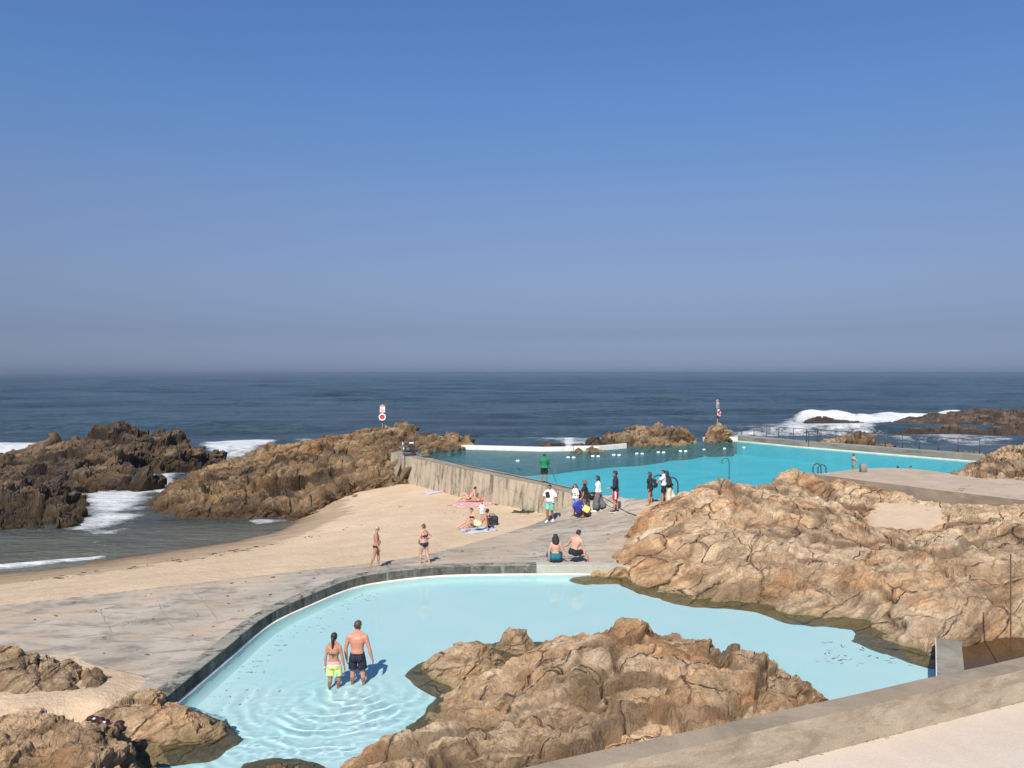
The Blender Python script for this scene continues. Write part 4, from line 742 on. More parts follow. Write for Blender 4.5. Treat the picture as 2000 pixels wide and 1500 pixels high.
rock('dark spray-wet boulder at the right tip of the left ridge', [(395, 914, 0), (440, 910, 0), (444, 903, 0), (430, 896, 0), (400, 896, 0)], [(402, 895, 84), (413, 880, 84.5), (425, 882, 84.5), (436, 896, 84)], 0, .1, 'rock_dark', amp=.4, L=1.5, w=.5, skirt=1, margin=1, seed=83)
rock('brown rock block at the left edge of the bay, in front of the ridge',
     [(-300, 1060, 0), (0, 1038, 0), (91, 1033, 0), (140, 1026, 0), (161, 1007, 0), (155, 985, 0), (143, 968, 0), (60, 975, 0), (-300, 985, 0)],
     [(-200, 960, 56), (0, 955, 57), (50, 936, 60), (80, 950, 59), (110, 938, 60), (135, 955, 60), (150, 985, 56), (60, 985, 54.5), (120, 1000, 53), (0, 1000, 52), (-200, 1000, 52)],
     0, .08, 'rock_sea', amp=.6, L=2.0, w=.7, skirt=1.0, margin=1.2, seed=85)
# outer reef on the right
rock('long low dark reef in the surf at the far right', [(1708, 833, 0), (1760, 845, 0), (1860, 850, 0), (2250, 862, 0), ('w', 112, 158), ('w', 92, 166), ('w', 77, 162)],
     [(1715, 828, 150), (1760, 824, 146), (1800, 818, 148), (1840, 818, 150), (1870, 808, 152), (1900, 800, 152), (1940, 799, 152), (1970, 806, 152), (2000, 802, 152), (2200, 800, 150), (1850, 836, 132), (1950, 838, 130), (2100, 838, 130)], 0, .25, 'rock_dark', amp=.45, L=4.0, w=1.6, skirt=1.0, margin=2, seed=91, levels=3, wobf=.2, blk=.5)
rock('small dark rock in the breaking wave, left of two', [(1568, 823, 0), (1615, 825, 0), (1640, 822, 0), ('w', 66, 172), ('w', 56, 172)], [(1578, 819, 163), (1595, 816, 164), (1610, 815.5, 164), (1626, 820, 163)], 0, .2, 'rock_dark', amp=.2, L=1.8, w=.6, margin=1, skirt=1, seed=93, wobf=.2, blk=.4)
rock('small dark rock in the breaking wave, right of two', [(1652, 828, 0), (1685, 830, 0), (1696, 828, 0), ('w', 66, 162), ('w', 60, 162)], [(1662, 824, 154), (1675, 822, 154), (1690, 825, 154)], 0, .2, 'rock_dark', amp=.2, L=1.8, w=.6, margin=1, skirt=1, seed=94, wobf=.2, blk=.4)
# ---------------------------------------------------------------- people
def remesh(mb, vox, smooth_it=3):
    me = bpy.data.meshes.new('t'); me.from_pydata(mb.v, [], mb.f); o = bpy.data.objects.new('t', me); COL.objects.link(o)
    m = o.modifiers.new('r', 'REMESH'); m.mode = 'VOXEL'; m.voxel_size = vox; m.adaptivity = 0
    k = o.modifiers.new('s', 'SMOOTH'); k.factor = .5; k.iterations = smooth_it
    dg = bpy.context.evaluated_depsgraph_get(); e = o.evaluated_get(dg).to_mesh(); n = len(e.vertices)
    V = np.zeros(n * 3, np.float32); e.vertices.foreach_get('co', V); V = V.reshape(-1, 3); q = np.zeros(len(e.loops), np.int32); e.loops.foreach_get('vertex_index', q)
    NN = np.zeros(n * 3, np.float32); e.vertices.foreach_get('normal', NN); NN = NN.reshape(-1, 3); q = q.reshape(-1, 4)
    o.evaluated_get(dg).to_mesh_clear(); bpy.data.objects.remove(o); bpy.data.meshes.remove(me); return V, q, NN
def skin_mat(name, c, red=.08):
    m, t, p, o = new_mat(name); v = mapped(t); n = noise(t, v, 5, 4); n2 = noise(t, v, 40, 3)
    k = ramp(t, n, [(.35, (c[0] * .92, c[1] * .86, c[2] * .84)), (.65, c)]); k = mixc(t, 1, k, ramp(t, n2, [(.3, .93), (.7, 1.05)]), 'MULTIPLY')
    t.links.new(k, p.inputs['Base Color']); p.inputs['Roughness'].default_value = .5; p.inputs['Specular IOR Level'].default_value = .35
    p.inputs['Subsurface Weight'].default_value = .0; return m
def cloth_mat(name, c, nz=.10):
    m = simple(name, c, .85, nz, 14, bmp=.004); return m
M['skin_fair'] = skin_mat('skin_fair', (.60, .33, .235)); M['skin_tan'] = skin_mat('skin_tan', (.46, .235, .145)); M['skin_brown'] = skin_mat('skin_brown', (.33, .16, .095)); M['skin_red'] = skin_mat('skin_sunned', (.56, .26, .175))
CM = {}
def cm(c):
    if c not in CM: CM[c] = cloth_mat('cloth_%d' % len(CM), c)
    return CM[c]
for k_, c_ in (('hair_black', (.018, .014, .013)), ('hair_brown', (.07, .04, .025)), ('hair_grey', (.36, .32, .28)), ('hair_auburn', (.12, .055, .03)), ('hair_blond', (.15, .09, .045))):
    m, t, p, o = new_mat(k_); v = mapped(t, (60, 60, 6)); t.links.new(ramp(t, noise(t, v, 1, 4), [(.3, tuple(x * .6 for x in c_)), (.7, tuple(x * 1.6 for x in c_))]), p.inputs['Base Color']); p.inputs['Roughness'].default_value = .55; M[k_] = m
M['eye'] = simple('eye', (.03, .02, .015), .2); M['lip'] = simple('lips', (.35, .12, .10), .5)

def V3(*a): return Vector(a[0] if len(a) == 1 else a)
def loft(mb, st, n=18):                                   # stations: (centre, right, front, half width, half depth)
    V = []
    for c, r, f, a, b in st:
        for k in range(n):
            q = 2 * math.pi * k / n; cs, sn = math.cos(q), math.sin(q); pw = .85
            V.append(c + r * (a * math.copysign(abs(cs) ** pw, cs)) + f * (b * math.copysign(abs(sn) ** pw, sn)))
    m = len(st); Fc = [(i * n + k, i * n + (k + 1) % n, (i + 1) * n + (k + 1) % n, (i + 1) * n + k) for i in range(m - 1) for k in range(n)]
    Fc += [tuple(range(n - 1, -1, -1)), tuple(range((m - 1) * n, m * n))]; mb.add(V, Fc)
def limb(mb, pts, rs, n=12):
    P = []; R = []
    for i in range(len(pts) - 1):
        k = 5
        for j in range(k):
            P.append(pts[i].lerp(pts[i + 1], j / k)); R.append(rs[i] + (rs[i + 1] - rs[i]) * j / k)
    P.append(pts[-1]); R.append(rs[-1]); mb.tube(P, R, n); mb.ball(P[0], R[0], nu=12, nv=8); mb.ball(P[-1], R[-1], nu=12, nv=8)

def person(label, loc, yaw, H=1.75, sex='m', build=1.0, skin='skin_tan', spine=(0, 0, 1), right=(1, 0, 0), arms=None, legs=None, head=(0, 0), wear=(), hair=('hair_brown', 'short'),
           vox=.0125, belly=0.0, group=None, feet=None, chest_dir=None, ground=True, hands=(.5, .5), zoff=0.0, cat='person', elbow_twist=None):
    s = H / 1.75; mb = MB(); X = V3(right).normalized(); up = V3(spine).normalized(); X = (X - up * X.dot(up)).normalized(); Fw = up.cross(X).normalized()
    Cd = V3(chest_dir).normalized() if chest_dir else up; Xc = (X - Cd * X.dot(Cd)).normalized(); Fc_ = Cd.cross(Xc).normalized()
    fem = sex == 'f'; b = build; P0 = V3(0, 0, 0)
    sw, hw = (.160, .098) if fem else (.190, .092); sw *= s * (.5 + .5 * b); 
    pelvis = P0; waist = pelvis + up * .17 * s; chest = waist + (up + Cd).normalized() * .16 * s; neckb = chest + Cd * .19 * s
    wd = dict(hip=(.172 if fem else .155), waist=(.118 if fem else .138), rib=(.135 if fem else .155), ch=(.150 if fem else .178), sh=(.135 if fem else .165))
    dp = dict(hip=(.118 if fem else .105), waist=.092, rib=.102, ch=.112, sh=.078)
    st = [(pelvis - up * .10 * s, X, Fw, .085 * s * b, .075 * s * b), (pelvis - up * .05 * s, X, Fw, .15 * s * b, .105 * s * b), (pelvis + up * .02 * s, X, Fw, wd['hip'] * s * b, dp['hip'] * s * b),
          (pelvis + up * .10 * s + Fw * belly * .05, X, Fw, (wd['hip'] * .45 + wd['waist'] * .55) * s * b, (.100 + belly * .05) * s * b), (waist + Fw * belly * .05, X, Fw, wd['waist'] * s * b, (dp['waist'] + belly * .05) * s * b),
          (waist.lerp(chest, .55), (X + Xc).normalized(), (Fw + Fc_).normalized(), wd['rib'] * s * b, dp['rib'] * s * b), (chest, Xc, Fc_, wd['ch'] * s * b, dp['ch'] * s * b), (chest + Cd * .08 * s, Xc, Fc_, wd['ch'] * .98 * s * b, .105 * s * b),
          (chest + Cd * .130 * s, Xc, Fc_, wd['sh'] * .92 * s, dp['sh'] * s), (neckb - Cd * .01 * s, Xc, Fc_, .085 * s, .060 * s), (neckb + Cd * .02 * s, Xc, Fc_, .052 * s, .052 * s)]
    loft(mb, st)
    for q in (-1, 1):
        mb.ball(pelvis - up * .035 * s + X * q * .075 * s - Fw * .055 * s * b, (.082 * s * b,) * 3)
        if fem: mb.ball(chest + Cd * .02 * s + Xc * q * .068 * s + Fc_ * .085 * s, (.060 * s * b,) * 3)
        else: mb.ball(chest + Cd * .05 * s + Xc * q * .075 * s + Fc_ * .055 * s, (.075 * s, .05 * s, .055 * s))
    if belly: mb.ball(waist - up * .04 * s + Fw * .06 * s, (.12 * s * b, .12 * s * (.6 + belly * .5), .13 * s))
    B = [('pelvis', pelvis - up * .12 * s, pelvis + up * .06 * s, .13 * s), ('torso', pelvis + up * .06 * s, neckb, .13 * s)]
    # neck and head
    hy, hp = math.radians(head[0]), math.radians(head[1]); hu = (V3(0, 0, 1) * .75 + Cd * .25).normalized(); hf = (Fc_ - hu * Fc_.dot(hu))
    hf = hf.normalized() if hf.length > .2 else (V3(0, 0, 1).cross(Xc)).normalized()
    if len(head) > 2: hu = V3(head[2]).normalized(); hf = V3(head[3]).normalized() if len(head) > 3 else (hf - hu * hf.dot(hu)).normalized(); hf = (hf - hu * hf.dot(hu)).normalized()
    Rh = Matrix.Rotation(hy, 3, hu); hf = Rh @ hf; hr = hf.cross(hu).normalized(); Rp = Matrix.Rotation(hp, 3, hr); hf = Rp @ hf; hu2 = Rp @ hu
    nt_ = neckb + (Cd + hu).normalized() * .085 * s + hf * .012 * s; hc = nt_ + hu2 * .088 * s + hf * .018 * s
    limb(mb, [neckb - Cd * .03 * s, nt_ + hu2 * .03 * s], [.056 * s if not fem else .048 * s, .052 * s if not fem else .044 * s])
    RH = Matrix((hr, hf, hu2)).transposed(); hs = s * .98
    mb.ball(hc + hu2 * .018 * s - hf * .008 * s, (.074 * hs, .092 * hs, .092 * hs), RH, 20, 14); mb.ball(hc - hu2 * .035 * s + hf * .022 * s, (.056 * hs, .066 * hs, .078 * hs), RH)
    mb.ball(hc - hu2 * .022 * s + hf * .093 * s, (.013 * s, .018 * s, .022 * s), RH, 10, 8); mb.ball(hc - hu2 * .083 * s + hf * .066 * s, (.022 * s, .020 * s, .018 * s), RH, 10, 8)
    for q in (-1, 1): mb.ball(hc - hu2 * .004 * s + hr * q * .076 * s - hf * .008 * s, (.011 * s, .019 * s, .031 * s), RH, 10, 8)
    B += [('neck', neckb - Cd * .02 * s, nt_, .05 * s), ('head', hc - hu2 * .03 * s, hc + hu2 * .04 * s, .085 * s)]
    # arms
    arms = arms or (((.18, 0, -1), (.08, .18, -1)), ((-.18, 0, -1), (-.08, .18, -1))); handpos = []
    for i, q in enumerate((1, -1)):
        ua, fa = V3(arms[i][0]).normalized(), V3(arms[i][1]).normalized(); sh = neckb - Cd * .078 * s + Xc * q * sw; el = sh + ua * .285 * s; wr = el + fa * .245 * s; k = (.86 if fem else 1.0) * (.6 + .4 * b)
        mb.ball(sh + ua * .03 * s, (.060 * s * k,) * 3); limb(mb, [sh, sh.lerp(el, .4), el, el.lerp(wr, .3), wr], [.056 * s * k, .053 * s * k, .041 * s * k, .044 * s * k, .028 * s * k]); limb(mb, [neckb + Cd * .035 * s + Xc * q * .03 * s, sh + Cd * .018 * s], [.046 * s, .036 * s])
        limb(mb, [chest + Cd * .09 * s + Xc * q * .09 * s, sh], [.07 * s, .052 * s * k])
        hd = V3(arms[i][2]).normalized() if len(arms[i]) > 2 else fa; pn = (-X * q * 1.0 + Fw * .25); pn = pn - hd * pn.dot(hd)
        if len(arms[i]) > 3: pn = V3(arms[i][3]); pn = pn - hd * pn.dot(hd)
        pn.normalize(); sd = hd.cross(pn).normalized(); fr = sd if sd.dot(Fw) > 0 else -sd
        if len(arms[i]) > 3: fr = sd * (1 if q > 0 else -1)
        RHn = Matrix((fr, pn, hd)).transposed(); mb.ball(wr + hd * .048 * s, (.038 * s, .016 * s, .055 * s), RHn, 12, 10); limb(mb, [wr - fa * .01 * s, wr + hd * .03 * s], [.024 * s, .022 * s], 8)
        fc = hands[i]; rf = max(.0082 * s, vox * .72)
        for j, (o_, L_) in enumerate(((.027, .072), (.010, .082), (-.009, .076), (-.026, .060))):
            a0 = wr + hd * .085 * s + fr * o_ * s; d1 = (hd + pn * fc * .5 + fr * o_ * 2.5).normalized(); a1 = a0 + d1 * L_ * .5 * s; d2 = (hd + pn * fc * 1.6).normalized(); a2 = a1 + d2 * L_ * .5 * s
            limb(mb, [a0 - hd * .02 * s, a1, a2], [rf, rf * .95, rf * .82], 8)
        t0 = wr + hd * .030 * s + fr * .026 * s; t1 = t0 + (hd * .55 + fr * .75 + pn * .25).normalized() * .038 * s; t2 = t1 + (hd * .8 + fr * .25 + pn * .45).normalized() * .030 * s
        limb(mb, [t0, t1, t2], [rf * 1.2, rf * 1.1, rf * .9], 8)
        sfx = 'R' if q > 0 else 'L'; B += [('uarm' + sfx, sh, el, .045 * s), ('farm' + sfx, el, wr, .035 * s), ('hand' + sfx, wr, wr + hd * .15 * s, .03 * s)]; handpos.append(wr + hd * .08 * s)
    # legs
    legs = legs or (((.03, .02, -1), (0, -.03, -1)), ((-.03, .02, -1), (0, -.03, -1))); fts = []
    for i, q in enumerate((1, -1)):
        th, sn = V3(legs[i][0]).normalized(), V3(legs[i][1]).normalized(); hp_ = pelvis - up * .045 * s + X * q * hw * s; kn = hp_ + th * .425 * s; an = kn + sn * .405 * s; k = (1.03 if fem else .98) * b
        bk = (sn - th * sn.dot(th)); bk = bk.normalized() if bk.length > .15 else -Fw; bk = bk if bk.dot(Fw) < .3 else -Fw
        limb(mb, [hp_, hp_.lerp(kn, .35), hp_.lerp(kn, .8), kn, kn.lerp(an, .14), kn.lerp(an, .34) + bk * .012 * s, kn.lerp(an, .75), an], [.088 * s * k, .082 * s * k, .060 * s * k, .054 * s * k, .052 * s * k, .056 * s * k, .036 * s * k, .034 * s * k])
        ft = V3(legs[i][2]).normalized() if len(legs[i]) > 2 else V3(Fw.x + .12 * q * X.x, Fw.y, 0).normalized()
        fx = ft.cross(V3(0, 0, 1)); fx = fx.normalized() if fx.length > .1 else X; fz = fx.cross(ft).normalized(); Rf = Matrix((fx, ft, fz)).transposed(); hz = an - fz * .045 * s
        mb.ball(hz - ft * .018 * s, (.030 * s, .034 * s, .034 * s), Rf); mb.ball(hz + ft * .075 * s + fz * .003 * s, (.036 * s, .085 * s, .032 * s), Rf); mb.ball(hz + ft * .135 * s - fz * .008 * s, (.043 * s, .050 * s, .020 * s), Rf)
        limb(mb, [an, an + ft * .05 * s - fz * .015 * s], [.034 * s, .030 * s])
        for j in range(5): mb.ball(hz + ft * (.178 - .006 * j ** 1.3) * s + fx * (-q) * (.028 - .0145 * j) * s - fz * .014 * s, (max(.0085 * s, vox * .7) * (1.25 if j == 0 else 1),) * 3, nu=8, nv=6)
        sfx = 'R' if q > 0 else 'L'; B += [('thigh' + sfx, hp_, kn, .075 * s), ('shin' + sfx, kn, an, .045 * s), ('foot' + sfx, hz, hz + ft * .15 * s, .035 * s)]; fts.append((hz, ft, fx, fz))
    V, q, NN = remesh(mb, vox * s if vox < .02 else vox); zmin = V[:, 2].min() if ground else 0.0
    sh_ = np.array([0, 0, -zmin + zoff], np.float32); cx = np.array([0, 0, 0], np.float32)
    if feet is not None: f_ = (fts[0][0] + fts[1][0]) * .5; cx = np.array([-f_.x, -f_.y, 0], np.float32)
    sh_ = sh_ + cx; V = V + sh_
    root = mesh_obj('person', V, q, M[skin], smooth=True); root.location = loc; root.rotation_euler = (0, 0, math.radians(yaw)); tag(root, label, cat, group)
    # nearest bone of each vertex
    best = np.full(len(V), 9.); bid = np.zeros(len(V), int); bt = np.zeros(len(V))
    for i, (nm, a, c, r) in enumerate(B):
        a = np.array(a) + sh_; c = np.array(c) + sh_; e = c - a; t = np.clip(((V - a) @ e) / (e @ e), 0, 1); d = np.linalg.norm(V - a - t[:, None] * e, axis=1) - r; tt = ((V - a) @ e) / (e @ e)
        m_ = d < best; best[m_] = d[m_]; bid[m_] = i; bt[m_] = tt[m_]
    names = [x[0] for x in B]; hl = (V - (np.array(hc) + sh_)) @ np.array(RH)      # head-local: right, front, up
    alongs = (V - sh_ - np.array(pelvis)) @ np.array(up) / s
    frontc = (V - sh_ - np.array(chest)) @ np.array(Fc_) / s
    E_ = np.concatenate([q[:, [0, 1]], q[:, [1, 2]], q[:, [2, 3]], q[:, [3, 0]]])
    def shell(nm, sel, off, mat, flare=None, relax=4, th=.006, part_label=None):
        keep = sel[q].all(1); qq = q[keep]
        if not len(qq): return None
        u, inv = np.unique(qq, return_inverse=True); qq = inv.reshape(-1, 4); P = V[u] + NN[u] * (off + (flare[u] if flare is not None else 0))[:, None] if flare is not None else V[u] + NN[u] * off
        e = np.concatenate([qq[:, [0, 1]], qq[:, [1, 2]], qq[:, [2, 3]], qq[:, [3, 0]]]); cnt = np.bincount(e.ravel(), minlength=len(u)).astype(float)
        for _ in range(relax):
            A = np.zeros_like(P)
            for c_ in range(3): A[:, c_] = np.bincount(e[:, 0], P[e[:, 1], c_], len(u)) + np.bincount(e[:, 1], P[e[:, 0], c_], len(u))
            P = P * .5 + .5 * A / cnt[:, None]
        d_ = P - V[u]; dn = (d_ * NN[u]).sum(1); lo = max(.0035, off * .45); P = P + NN[u] * np.maximum(0, lo - dn)[:, None]
        o = mesh_obj(nm, P, qq, mat if not isinstance(mat, tuple) else cm(mat), root, True); md = o.modifiers.new('thickness', 'SOLIDIFY'); md.thickness = th; md.offset = -1
        if part_label: o['label'] = part_label
        return o
    isb = lambda *n_: np.isin(bid, [i for i, x in enumerate(names) if x in n_])
    leg = isb('thighR', 'thighL'); shin = isb('shinR', 'shinL'); pel = isb('pelvis'); tor = isb('torso'); ua = isb('uarmR', 'uarmL'); fa = isb('farmR', 'farmL')
    for g in wear:
        k, c = g[0], g[1]; o = g[2] if len(g) > 2 and isinstance(g[2], dict) else {}; off = o.get('off', .014) * s
        if k in ('shorts', 'briefs', 'trousers', 'skirt'):
            top_ = o.get('top', .12); to = o.get('to', {'shorts': .62, 'briefs': .10, 'trousers': 2, 'skirt': .5}[k]); base = (pel | tor | leg) & (alongs < top_) & ~(ua | fa)
            if to < 1: sel = base & (~leg | (bt < to))
            else: sel = base | (shin & (bt < to - 1 if to < 2 else bt < .93))
            if k == 'briefs': sel = (pel | tor | leg) & (alongs < top_) & (~leg | (bt < .10)) & (alongs > -.17)
            fl = np.where(leg, np.clip(bt, 0, 1) * o.get('flare', .03), 0) + np.where(shin, o.get('flare', .03) * (1 + np.clip(bt, 0, 1) * .6), 0)
            shell(k, sel, off, c, fl * s, o.get('relax', 10), part_label=o.get('label'))
        elif k in ('shirt', 'jacket'):
            sl = o.get('sleeve', .55); low = o.get('low', .02); sel = (tor | pel | isb('neck') & (bt < .05) | leg) & (alongs > low) & (alongs < .62)
            if low < 0: sel |= (leg & (bt < -low * 1.6))
            sel |= ua & (bt < min(sl, 1.2))
            if sl > 1: sel |= ua | (fa & (bt < sl - 1))
            fl = np.where(tor | pel | leg, np.clip(.35 - alongs, 0, .5) * o.get('flare', .06), 0) + np.where(ua, np.clip(bt, 0, 1) * .018, 0)
            shell(k, sel, off, c, fl * s, o.get('relax', 10), part_label=o.get('label'))
        elif k == 'top':
            sel = tor & (alongs > o.get('low', .29)) & (alongs < o.get('high', .43)) & (frontc > o.get('front', -1)); shell('bikini_top', sel, .007, c, None, 2)
        elif k == 'suit':
            sel = ((pel | tor) & (alongs < .42) & (alongs > -.17) | (leg & (bt < .08))) & ~((frontc < 0) & (alongs > .18)); shell('swimsuit', sel, .006, c, None, 3)
        elif k == 'strap':
            for q_ in (-1, 1):
                mm = MB(); pts_ = [neckb - Cd * .02 * s + Xc * q_ * .08 * s + Fc_ * .045 * s, neckb + Xc * q_ * .085 * s - Cd * .005 * s, neckb - Cd * .05 * s + Xc * q_ * .085 * s - Fc_ * .09 * s, chest + Xc * q_ * .08 * s - Fc_ * .118 * s, waist + up * .05 * s + X * q_ * .07 * s - Fw * .105 * s]
                mm.tube([p_ + V3(sh_) for p_ in pts_], .011 * s, 6); mm.build('strap', cm(c), root)
        elif k == 'shoes':
            [shell('shoe', isb('foot' + q_) | (isb('shin' + q_) & (bt > .93)), .010, c, None, 3, .008) for q_ in 'RL']
            if len(g) > 3 or o.get('sole'):
                for hz, ft, fx, fz in fts:
                    Rf = Matrix((fx, ft, fz)).transposed(); mb2 = MB(); mb2.box(hz + ft * .07 * s - fz * .028 * s + V3(sh_), (.092 * s, .285 * s, .026 * s), Rf, .012); mb2.build('sole', cm(o.get('sole', (.75, .74, .70))), root)
        elif k == 'sandals':
            for hz, ft, fx, fz in fts:
                Rf = Matrix((fx, ft, fz)).transposed(); mb2 = MB(); mb2.box(hz + ft * .07 * s - fz * .030 * s + V3(sh_), (.095 * s, .275 * s, .02 * s), Rf, .01)
                mb2.torus(hz + ft * .085 * s - fz * .005 * s + V3(sh_), .047 * s, .014 * s, Matrix((fx, fz, ft)).transposed(), 16, 6); mb2.build('sandal', cm(c), root)
        elif k == 'cap':
            sel = isb('head') & (hl[:, 2] > .035 * s); shell('cap', sel, .014, c, None, 3)
            mm = MB(); mm.box(hc + hf * .115 * s + hu2 * .045 * s + V3(sh_), (.13 * s, .09 * s, .012 * s), RH, .005); mm.build('cap_brim', cm(c), root)
        elif k == 'band':
            a_, r_ = g[2]; w_ = [x for x in B if x[0] == ('handR' if a_ == 'R' else 'handL')][0]; e = (w_[2] - w_[1]).normalized(); mm = MB(); mm.torus(w_[1] - e * .01 * s + V3(sh_), .030 * s, .009 * s, e.to_track_quat('Z', 'Y').to_matrix(), 16, 6); mm.build('wristband', cm(c), root)
        elif k == 'sunglasses':
            mm = MB(); mm.box(hc + hf * .084 * s + hu2 * .012 * s + V3(sh_), (.135 * s, .02 * s, .035 * s), RH, .008); mm.build('sunglasses', cm(c), root)
        elif k == 'chest_bag':
            mm = MB(); mm.box(chest + Cd * .0 * s + Fc_ * .15 * s + Xc * .05 * s + V3(sh_), (.20 * s, .08 * s, .30 * s), Matrix((Xc, Fc_, Cd)).transposed() @ Matrix.Rotation(.2, 3, 'Y'), .03); mm.build('chest_bag', cm(c), root)
            mm = MB(); mm.torus(chest + Cd * .03 * s + V3(sh_), .20 * s, .014 * s, Matrix((Xc, Fc_, Cd)).transposed() @ Matrix.Rotation(-.75, 3, 'Y') @ Matrix.Diagonal((1.0, .72, 1)), 32, 6); mm.build('bag_strap', cm(c), root)
    # hair
    hm, hs_ = hair
    if hs_:
        sel = isb('head') | (isb('neck') & (bt > .75)); line = .048 * s if hs_ != 'receding' else .062 * s
        sel = sel & ((hl[:, 2] > line) | (hl[:, 1] < -.012 * s) & (hl[:, 2] > -.055 * s) | (hl[:, 1] < .03 * s) & (hl[:, 2] > .022 * s)) & ~((np.abs(hl[:, 0]) > .062 * s) & (hl[:, 1] > -.02 * s) & (hl[:, 2] < .02 * s))
        thick = {'short': .012, 'receding': .006, 'buzz': .004, 'bun': .012, 'tail': .009, 'long': .018, 'curly': .026, 'bob': .022, 'wavy': .018, 'tuft': .024}[hs_] * s
        fl = np.abs(vnoise(V * 28, 5)) * thick * .9; shell('hair', sel, thick, M[hm], fl, 1, .01)
        mm = MB(); S_ = V3(sh_)
        rr = random.Random(len(label)); back = -hf
        if hs_ == 'bun': mm.ball(hc + hu2 * .105 * s + back * .04 * s + S_, (.045 * s,) * 3)
        if hs_ == 'tail':
            base = hc + hu2 * .02 * s + back * .095 * s; mm.tube([base + S_, base + back * .035 * s - hu2 * .06 * s + S_, base + back * .03 * s - hu2 * .18 * s + S_, base + back * .012 * s - hu2 * .30 * s + S_, base - hu2 * .42 * s + S_], [.030 * s, .036 * s, .034 * s, .026 * s, .008 * s], 10)
        if hs_ in ('long', 'wavy', 'curly', 'bob'):
            L_ = {'long': .42, 'wavy': .40, 'curly': .22, 'bob': .12}[hs_] * s; wd_ = {'long': 1.0, 'wavy': 1.25, 'curly': 1.5, 'bob': 1.2}[hs_]
            for j in range(15):
                a = math.radians(-112 + 224 * j / 14); dirn = back * math.cos(a) + hr * math.sin(a); r0 = .078 * s; p = hc + dirn * r0 * .96 + hu2 * .02 * s; pts = [p + S_]
                ll = L_ * (1 - .28 * abs(math.sin(a))) * rr.uniform(.88, 1.08)
                for k in range(1, 6):
                    t = k / 5; out = dirn * (.028 * s * math.sin(min(t, .7) * 2.2) * wd_ + .012 * s * (wd_ - 1) * 3) + back * .02 * s * t
                    wv_ = hr * math.sin(k * 2.3 + j) * .010 * s * (wd_ - .6) * (1 if hs_ != 'long' else .3)
                    pts.append(p + out + wv_ - V3(0, 0, 1) * ll * t * .6 - hu2 * ll * t * .4 + S_)
                mm.tube(pts, [.022 * s, .026 * s, .026 * s, .025 * s, .020 * s, .007 * s], 8)
        if hs_ == 'tuft':
            for j in range(16): a = j * 2.4; mm.ball(hc + hu2 * (.085 + .012 * math.sin(j)) * s + hf * .045 * math.cos(a) * s + hr * .045 * math.sin(a) * s + S_, (.026 * s,) * 3, nu=8, nv=6)
        if mm.v:
            hv, hq, hn = remesh(mm, .011 * s, 1); hv = hv + hn * (.006 * s * vnoise(hv * [55, 55, 14], 3))[:, None]
            mesh_obj({'tail': 'ponytail', 'bun': 'hair_bun'}.get(hs_, 'hair_length'), hv, hq, M[hm], root)
    for q_ in (-1, 1):
        mm = MB(); mm.ball(hc + hf * .078 * s + hr * q_ * .030 * s + hu2 * .010 * s + V3(sh_), (.013 * s, .012 * s, .009 * s), RH, 10, 6); mm.build('eye', M['eye'], root)
    mm = MB(); mm.ball(hc + hf * .086 * s - hu2 * .052 * s + V3(sh_), (.022 * s, .008 * s, .007 * s), RH, 10, 6); mm.build('mouth', M['lip'], root)
    mw = Matrix.Translation(loc) @ Matrix.Rotation(math.radians(yaw), 4, 'Z')
    info = dict(root=root, hands=[mw @ (h_ + V3(sh_)) for h_ in handpos], back=mw @ (chest - Fc_ * .12 * s + V3(sh_)), s=s, mw=mw, chest=chest + V3(sh_), Fc=Fc_, Xc=Xc, Cd=Cd, head=mw @ (hc + V3(sh_)))
    return info
def deckpt(px, py, z0=2.4):                                # where a pixel of the photograph meets the deck
    z = z0
    for _ in range(12): p = U(px, py, z); z = .5 * z + .5 * float(deck_z(p[0], p[1])[0])
    return U(px, py, z)
def sandpt(px, py, z0=1.6):
    z = z0
    for _ in range(12): p = U(px, py, z); z = .5 * z + .5 * float(sand_z(np.array([p[0]]), np.array([p[1]]))[0])
    return U(px, py, z)
def hof(p, top, py): return (py - top) * p[1] / F

NAVY = (.012, .014, .03); BLK = (.014, .014, .016); WHT = (.78, .77, .76)
# the couple wading
pw = (*U(652, 1369, PF)[:2], PF)
M['tie_dye'], t_, p_, o_ = new_mat('tie_dye_cloth'); v_ = mapped(t_)
k_ = ramp(t_, noise(t_, v_, 4.5, 3, .5, .8), [(.34, (.02, .40, .62)), (.43, (.10, .55, .62)), (.48, (.62, .85, .18)), (.56, (.80, .86, .22)), (.63, (.95, .50, .15)), (.70, (.95, .32, .36))])
zo_ = N(t_, 'ShaderNodeTexCoord'); zs_ = N(t_, 'ShaderNodeSeparateXYZ'); t_.links.new(zo_.outputs['Object'], zs_.inputs[0])
k_ = mixc(t_, ramp(t_, mth(t_, 'DIVIDE', zs_.outputs[2], 1.2), [(.735, 0), (.745, 1)]), k_, (.90, .33, .36)); t_.links.new(k_, p_.inputs['Base Color']); p_.inputs['Roughness'].default_value = .8
I_gw = person('person wading seen from behind, long dark ponytail, tie-string bikini top and yellow-pink-blue tie-dye shorts', pw, 0, 1.63, 'f', .95, 'skin_tan', arms=(((.24, .02, -1), (.14, .22, -1)), ((-.20, -.05, -1), (-.06, .10, -1))),
    legs=(((.06, .12, -1), (-.02, -.10, -1)), ((.02, -.02, -1), (-.06, -.25, -1))), head=(-8, 0), wear=(('shorts', (.5, .8, .3), {'to': .58, 'flare': .035, 'off': .014, 'top': .10}), ('band', (.8, .75, .7), ('L', 0))), hair=('hair_black', 'tail'), vox=.0085)
for c_ in I_gw['root'].children:
    if c_.name.startswith('shorts'): c_.data.materials[0] = M['tie_dye']; c_['label'] = 'tie-dye shorts in yellow, pink and blue'
